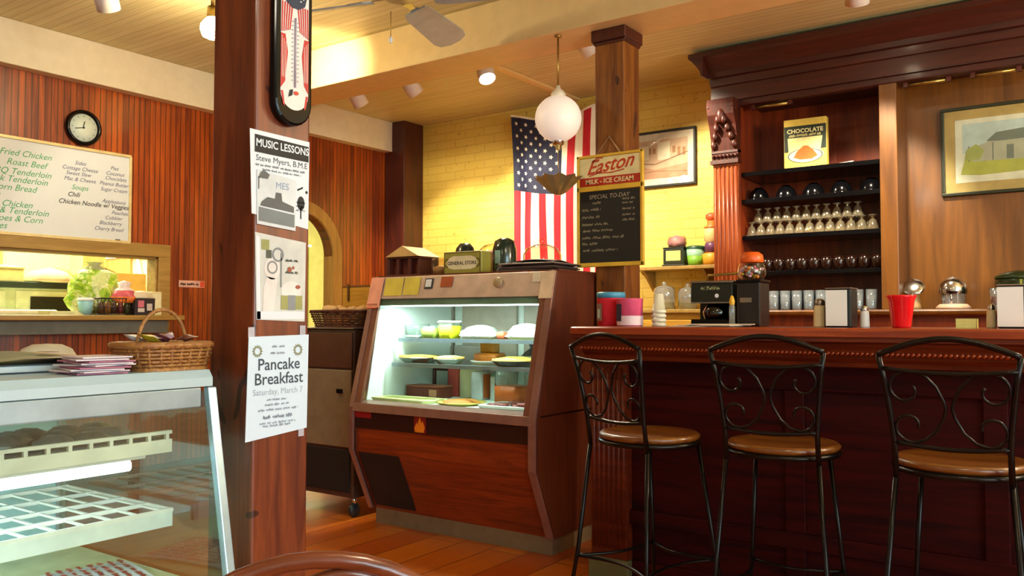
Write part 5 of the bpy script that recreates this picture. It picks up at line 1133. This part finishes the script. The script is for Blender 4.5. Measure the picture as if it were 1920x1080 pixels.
def mk_sundae(l):
    t = thing('sundae_glass', l, 'glass', (0, 0, 0)); MB().lathe([(.036, 0), (.034, .012), (.022, .055), (.008, .066), (.007, .075), (.024, .084), (.025, .088), (0, .088)], n=16, fn=lambda a, q: 1 + .03 * math.sin(8 * a)).build('glass', M['sundae'], t); return t
xs = [-1.865 + .0605 * k for k in range(13)]
row(mk_sundae, xs, 5.28, BS[2], lambda k: 'upside-down sundae glass, %s in the front row, third shelf' % ORD[k], 'sundae glasses on the third shelf')
row(mk_sundae, [x + .03 for x in xs[:12]], 5.36, BS[2], lambda k: 'upside-down sundae glass, %s in the rear row, third shelf' % ORD[k], 'sundae glasses on the third shelf')
row(mk_sundae, [x + .03 for x in xs[:11]], 5.32, BS[2] + .0885, lambda k: 'stacked sundae glass, %s in the upper layer, third shelf' % ORD[k], 'sundae glasses on the third shelf')
def mk_mug(l):
    t = thing('brown_mug', l, 'mug', (0, 0, 0)); MB().lathe([(0, 0), (.026, 0), (.034, .012), (.036, .05), (.032, .082), (.029, .082), (.032, .05), (.03, .014), (0, .008)], n=20).build('mug_body', plain('#1c0a05', .16), t)
    MB().tube([(-.034, -.01, .066), (-.052, -.014, .06), (-.054, -.014, .034), (-.035, -.01, .022)], .005, 7).build('handle', plain('#1c0a05', .16), t); return t
row(mk_mug, [-1.845 + .0725 * k for k in range(11)], 5.30, BS[3], lambda k: 'dark brown glossy mug on the lowest black shelf, %s of eleven' % ORD[k], 'brown mugs on the lowest shelf')
def mk_tumbler(l):
    t = thing('clear_tumbler', l, 'glass', (0, 0, 0)); MB().lathe([(0, 0), (.027, 0), (.029, .01), (.034, .12), (.0325, .12), (.027, .012), (0, .01)], n=18, fn=lambda a, q: 1 + .025 * math.sin(9 * a)).build('glass', M['tumbler'], t); return t
xs = [-1.865 + .0715 * k for k in range(7)]
row(mk_tumbler, xs, 5.26, 1.1605, lambda k: 'tall clear tumbler under the shelves, %s in the front row' % ORD[k], 'clear tumblers on the back counter')
row(mk_tumbler, [x + .035 for x in xs], 5.34, 1.1605, lambda k: 'tall clear tumbler under the shelves, %s in the rear row' % ORD[k], 'clear tumblers on the back counter')
row(mk_tumbler, [-1.225, -1.15], 5.27, 1.1605, lambda k: ('left' if k == 0 else 'right') + ' one of two clear tumblers on the counter beside the divider', 'clear tumblers on the back counter')
t = thing('chrome_lid', 'tilted round chrome lid on a small brown stand, right of the divider', 'lid', (-.935, 5.34, 1.1605)); m0 = MB().lathe([(0, .012), (.03, .01), (.052, .004), (.062, -.004), (.06, -.007), (0, -.004)], n=30); m0.xf(Matrix.Translation((.0, -.02, .13)) @ Matrix.Rotation(R(58), 4, 'X')); m0.build('chrome_disc', M['chrome'], t); MB().lathe([(0, 0), (.045, 0), (.04, .02), (.03, .085), (.034, .1), (0, .1)], n=20).build('stand', plain('#a08050', .4), t)
t = thing('dome_server', 'chrome-domed glass server on a pale base, middle of the right counter', 'server', (-.725, 5.30, 1.1605))
MB().lathe([(0, 0), (.085, 0), (.09, .012), (.07, .03), (0, .032)], n=28).build('stand', plain('#c8a890', .4), t); MB().lathe([(.06, .032), (.064, .09)], n=26).build('glass_drum', M['tumbler'], t); MB().lathe([(.07, .088), (.074, .1), (.066, .145), (.04, .172), (.012, .18), (0, .188)], n=30).build('chrome_dome', M['chrome'], t)
for a in range(3): MB().tube([(.062 * math.cos(a * 2.1 - 1.6), .062 * math.sin(a * 2.1 - 1.6), .03), (.062 * math.cos(a * 2.1 - 1.6), .062 * math.sin(a * 2.1 - 1.6), .09)], .006, 8).build('strut', M['chrome'], t)
t = thing('ice_bucket', 'dark green round bucket lettered ICE on the back counter at the right', 'ice bucket', (-.40, 5.30, 1.1605))
MB().lathe([(0, 0), (.1, 0), (.115, .05), (.122, .14), (.12, .165), (.11, .165), (0, .16)], n=36).build('bucket', plain('#1c2c16', .3, coat=.3), t); MB().lathe([(.124, .165), (.124, .176), (.08, .198), (.02, .208), (0, .208)], n=36).build('lid', plain('#24361a', .3, coat=.3), t)
mb = MB(); o = lettering('lettering', [('ICE', .055, .105, .072, 'CENTER')], plain('#8f9a3c', .4), t, FY((0, -.1245, 0)), 0, .002)
t = thing('parfait_glass', 'clear glass with pink dessert before the green ice bucket', 'glass', (-.50, 5.175, 1.1605)); MB().lathe([(0, 0), (.028, 0), (.01, .014), (.03, .04), (.038, .11)], n=20).build('glass_body', M['tumbler'], t); MB().lathe([(.012, .02), (.029, .042), (.032, .065), (0, .068)], n=18).build('dessert', plain('#c88478', .5), t)

# ================================================================== CEILING
def can_light(label, loc, aim, power, lit=True, size=.5, r=.058, L=.12, ang=75, col=WARM2):
    t = thing('ceiling_spotlight', label, 'spotlight', loc, 0, 'white ceiling spotlights')
    d = (Vector(aim) - Vector(loc)).normalized(); q = d.to_track_quat('-Z', 'Y').to_matrix().to_4x4()
    m0 = MB().lathe([(0, .07), (r * .6, .068), (r * .92, .05), (r, .02), (r, -.05), (r * .95, -.05), (r * .9, .01), (r * .5, .04), (0, .045)], n=28); m0.xf(q); m0.build('can', plain('#e6e2e0', .4), t)
    m0 = MB().lathe([(0, .0), (r * .82, .0), (r * .5, -.035), (0, -.043)], n=24); m0.xf(q); m0.build('bulb', M['bulb'] if lit else plain('#e8dcc8', .3), t)
    top = H - loc[2]
    MB().tube([(0, 0, .05), (0, 0, top - .012)], .012, 10).build('stem', plain('#d8d4d0', .4), t); MB().lathe([(0, top - .014), (.045, top - .014), (.05, top - .001), (0, top - .001)], n=24).build('canopy', plain('#d8d4d0', .4), t)
    if lit: light('spot_lamp', 'SPOT', tuple(Vector(loc) + d * .06), power, col, to=aim, spot_size=R(ang), spot_blend=size, shadow_soft_size=.04)
    return t
can_light('white ceiling spotlight nearest the corner post, leftmost of the row behind the beam', (-4.50, 4.40, 2.722), (-4.4, 5.7, 1.0), 130, True)
can_light('white ceiling spotlight second from left in the row behind the beam', (-3.97, 4.40, 2.722), (-3.6, 5.7, 1.3), 140, True)
can_light('bright white ceiling spotlight left of the hanging globe, turned towards the tables', (-3.34, 4.42, 2.725), (-2.3, 3.9, .6), 130, True)
can_light('white ceiling spotlight just left of the post top, behind the beam', (-2.56, 4.40, 2.755), (-2.1, 5.7, 1.4), 170, True)
can_light('bright white ceiling spotlight above the back bar, cut by the top of the photo', (-1.01, 4.42, 2.735), (-1.3, 5.55, 1.2), 170, True, ang=62)
can_light('white ceiling spotlight at the top left before the beam', (-4.12, 2.27, 2.72), (-5.0, 3.4, .9), 24, True, ang=90)
t = thing('bare_bulb_lamp', 'glowing bare bulb lamp hanging from the ceiling left of the near post', 'lamp', (-3.80, 2.665, 2.625))
MB().lathe([(0, .06), (.03, .05), (.058, .015), (.062, -.01), (.05, -.045), (.02, -.06), (0, -.062)], n=26).build('bulb', M['bulb'], t); MB().lathe([(0, .11), (.026, .11), (.03, .06), (.03, .045), (0, .045)], n=20).build('socket', M['brass'], t); MB().tube([(0, 0, .11), (0, 0, .19)], .01, 8).build('stem', M['brass'], t); MB().lathe([(0, .185), (.05, .188), (.055, .204), (0, .204)], n=24).build('canopy', M['brass'], t)
light('bulb_light', 'POINT', (-3.80, 2.665, 2.53), 20, WARM, shadow_soft_size=.06)
light('beam_wash', 'SPOT', (-3.80, 2.73, 2.62), 150, (1.0, .86, .55), to=(-3.95, 3.65, 2.64), spot_size=R(46), spot_blend=.95, shadow_soft_size=.05)
# globe pendant
pg = thing('globe_pendant', 'white globe pendant with brass fitting hanging from the beam before the flag', 'pendant lamp', (-2.325, 3.70, 0))
GZ = 2.145
MB().lathe([(0, .12)] + [(.121 * math.sin(PI * k / 20), .121 * math.cos(PI * k / 20)) for k in range(2, 19)] + [(.028, -.119), (0, -.121)], (0, 0, GZ), 36).build('globe', M['globe'], pg)
MB().lathe([(0, .0), (.035, 0), (.04, .012), (.03, .03), (.012, .045), (.01, .06), (0, .06)], (0, 0, GZ + .113), 24).build('cap', plain('#d8ccb4', .4), pg)
MB().tube([(0, 0, GZ + .17), (0, 0, 2.57)], .005, 8).build('rod', M['brass'], pg)
MB().lathe([(0, 0), (.018, 0), (.02, -.006), (.008, -.014), (0, -.014)], (0, 0, 2.58), 22).build('canopy', M['brass'], pg)
MB().lathe([(.03, 0), (.03, -.025), (.018, -.03), (.012, -.05), (0, -.055)], (0, 0, GZ - .112), 20).build('finial', M['chrome'], pg)
MB().tube([(0, 0, GZ - .16), (0, 0, 1.83)], .0022, 6).build('chain', M['brass'], pg)
mb = MB(); n_ = 20                                            # pleated brass bowl: flat facets between ridges
P_ = [[((rr * (1.0 if k % 2 else .80)) * math.cos(2 * PI * k / n_), (rr * (1.0 if k % 2 else .80)) * math.sin(2 * PI * k / n_), zz + (.010 if k % 2 and rr > .05 else 0)) for k in range(n_)] for rr, zz in ((.012, -.068), (.045, -.052), (.132, .018))]
for A_, B_ in zip(P_, P_[1:]):
    for k in range(n_): mb.poly([A_[k], A_[(k + 1) % n_], B_[(k + 1) % n_], B_[k]])
mb.poly(P_[0]); mb.xf(Matrix.Translation((0, 0, 1.815))); mb.build('fluted_bowl', plain('#b8a878', .3, .8), pg)
# fan
fn_ = thing('ceiling_fan', 'ceiling fan with broad blades and pull chain at the top of the photo', 'ceiling fan', (-2.66, 2.86, 0))
FZ_ = 2.585
MB().lathe([(0, H - .001), (.07, H - .001), (.075, H - .03), (.03, H - .06), (.012, H - .065), (.012, 2.69), (.1, 2.675), (.115, 2.65), (.11, 2.61), (.07, 2.585), (0, 2.58)], n=32).build('motor', plain('#b8b49a', .35, .4), fn_)
for k, ang in enumerate((106, 196, 286, 16)):
    a = R(ang); rot = Matrix.Translation((0, 0, FZ_)) @ Matrix.Rotation(a, 4, 'Z') @ Matrix.Rotation(R(-20), 4, 'X')
    out = [(.16, -.055), (.2, -.068), (.56, -.088), (.62, -.075), (.65, -.03), (.65, .03), (.62, .075), (.56, .088), (.2, .068), (.16, .055)]
    b = MB().prism(out, 'z', -.004, .004).xf(rot).build('blade', plain('#a8aca8', .45), fn_)
    mb = MB(); mb.prism([(.07, -.02), (.14, -.012), (.18, -.035), (.26, -.03), (.28, 0), (.26, .03), (.18, .035), (.14, .012), (.07, .02)], 'z', .004, .009); mb.xf(rot); mb.build('blade_arm', M['chrome'], b)
MB().tube([(-.17, .12, 2.60), (-.17, .12, 2.475)], .002, 6).build('pull_chain', M['brass'], fn_)
MB().lathe([(0, .02), (.008, .012), (.011, 0), (.008, -.014), (0, -.02)], (-.17, .12, 2.46), 14).build('pull_knob', M['white'], fn_)

# ================================================================== BENTWOOD CHAIR (near, bottom edge)
ch = thing('bentwood_chair', 'brown bentwood chair, only its curved back showing at the bottom edge', 'chair', (-.735, .655, 0), R(48))
def bk(z): return -.0 + (z - .46) * -.12
def hoop(hw, top, z0): 
    pts = [(-hw * .86, bk(z0), z0)]
    for k in range(25):
        a = PI - PI * k / 24; pts.append((hw * math.cos(a), bk(top - .2 + .2 * math.sin(a)), top - hw + hw * math.sin(a)))
    return pts + [(hw * .86, bk(z0), z0)]
MB().tube(hoop(.205, .853, .44), .0095, 12).build('back_hoop', M['bent'], ch)
MB().tube(hoop(.072, .836, .46), .0065, 10).xf(Matrix.Translation((.03, 0, 0))).build('inner_hoop', M['bent'], ch)
MB().lathe([(0, .43), (.17, .43), (.205, .44), (.21, .455), (.2, .468), (.16, .464), (0, .46)], (0, .2, 0), 36).build('seat', M['bent'], ch)
MB().tube([(.15 * math.cos(a * PI / 16), .2 + .15 * math.sin(a * PI / 16), .22) for a in range(32)], .009, 8, True).build('stretcher_ring', M['bent'], ch)
for s in (-1, 1):
    MB().tube([(s * .175, .0, .45), (s * .18, -.03, .2), (s * .195, -.09, 0)], .016, 10).build('leg', M['bent'], ch)
    MB().tube([(s * .14, .34, .43), (s * .15, .36, .2), (s * .17, .40, 0)], .016, 10).build('leg', M['bent'], ch)
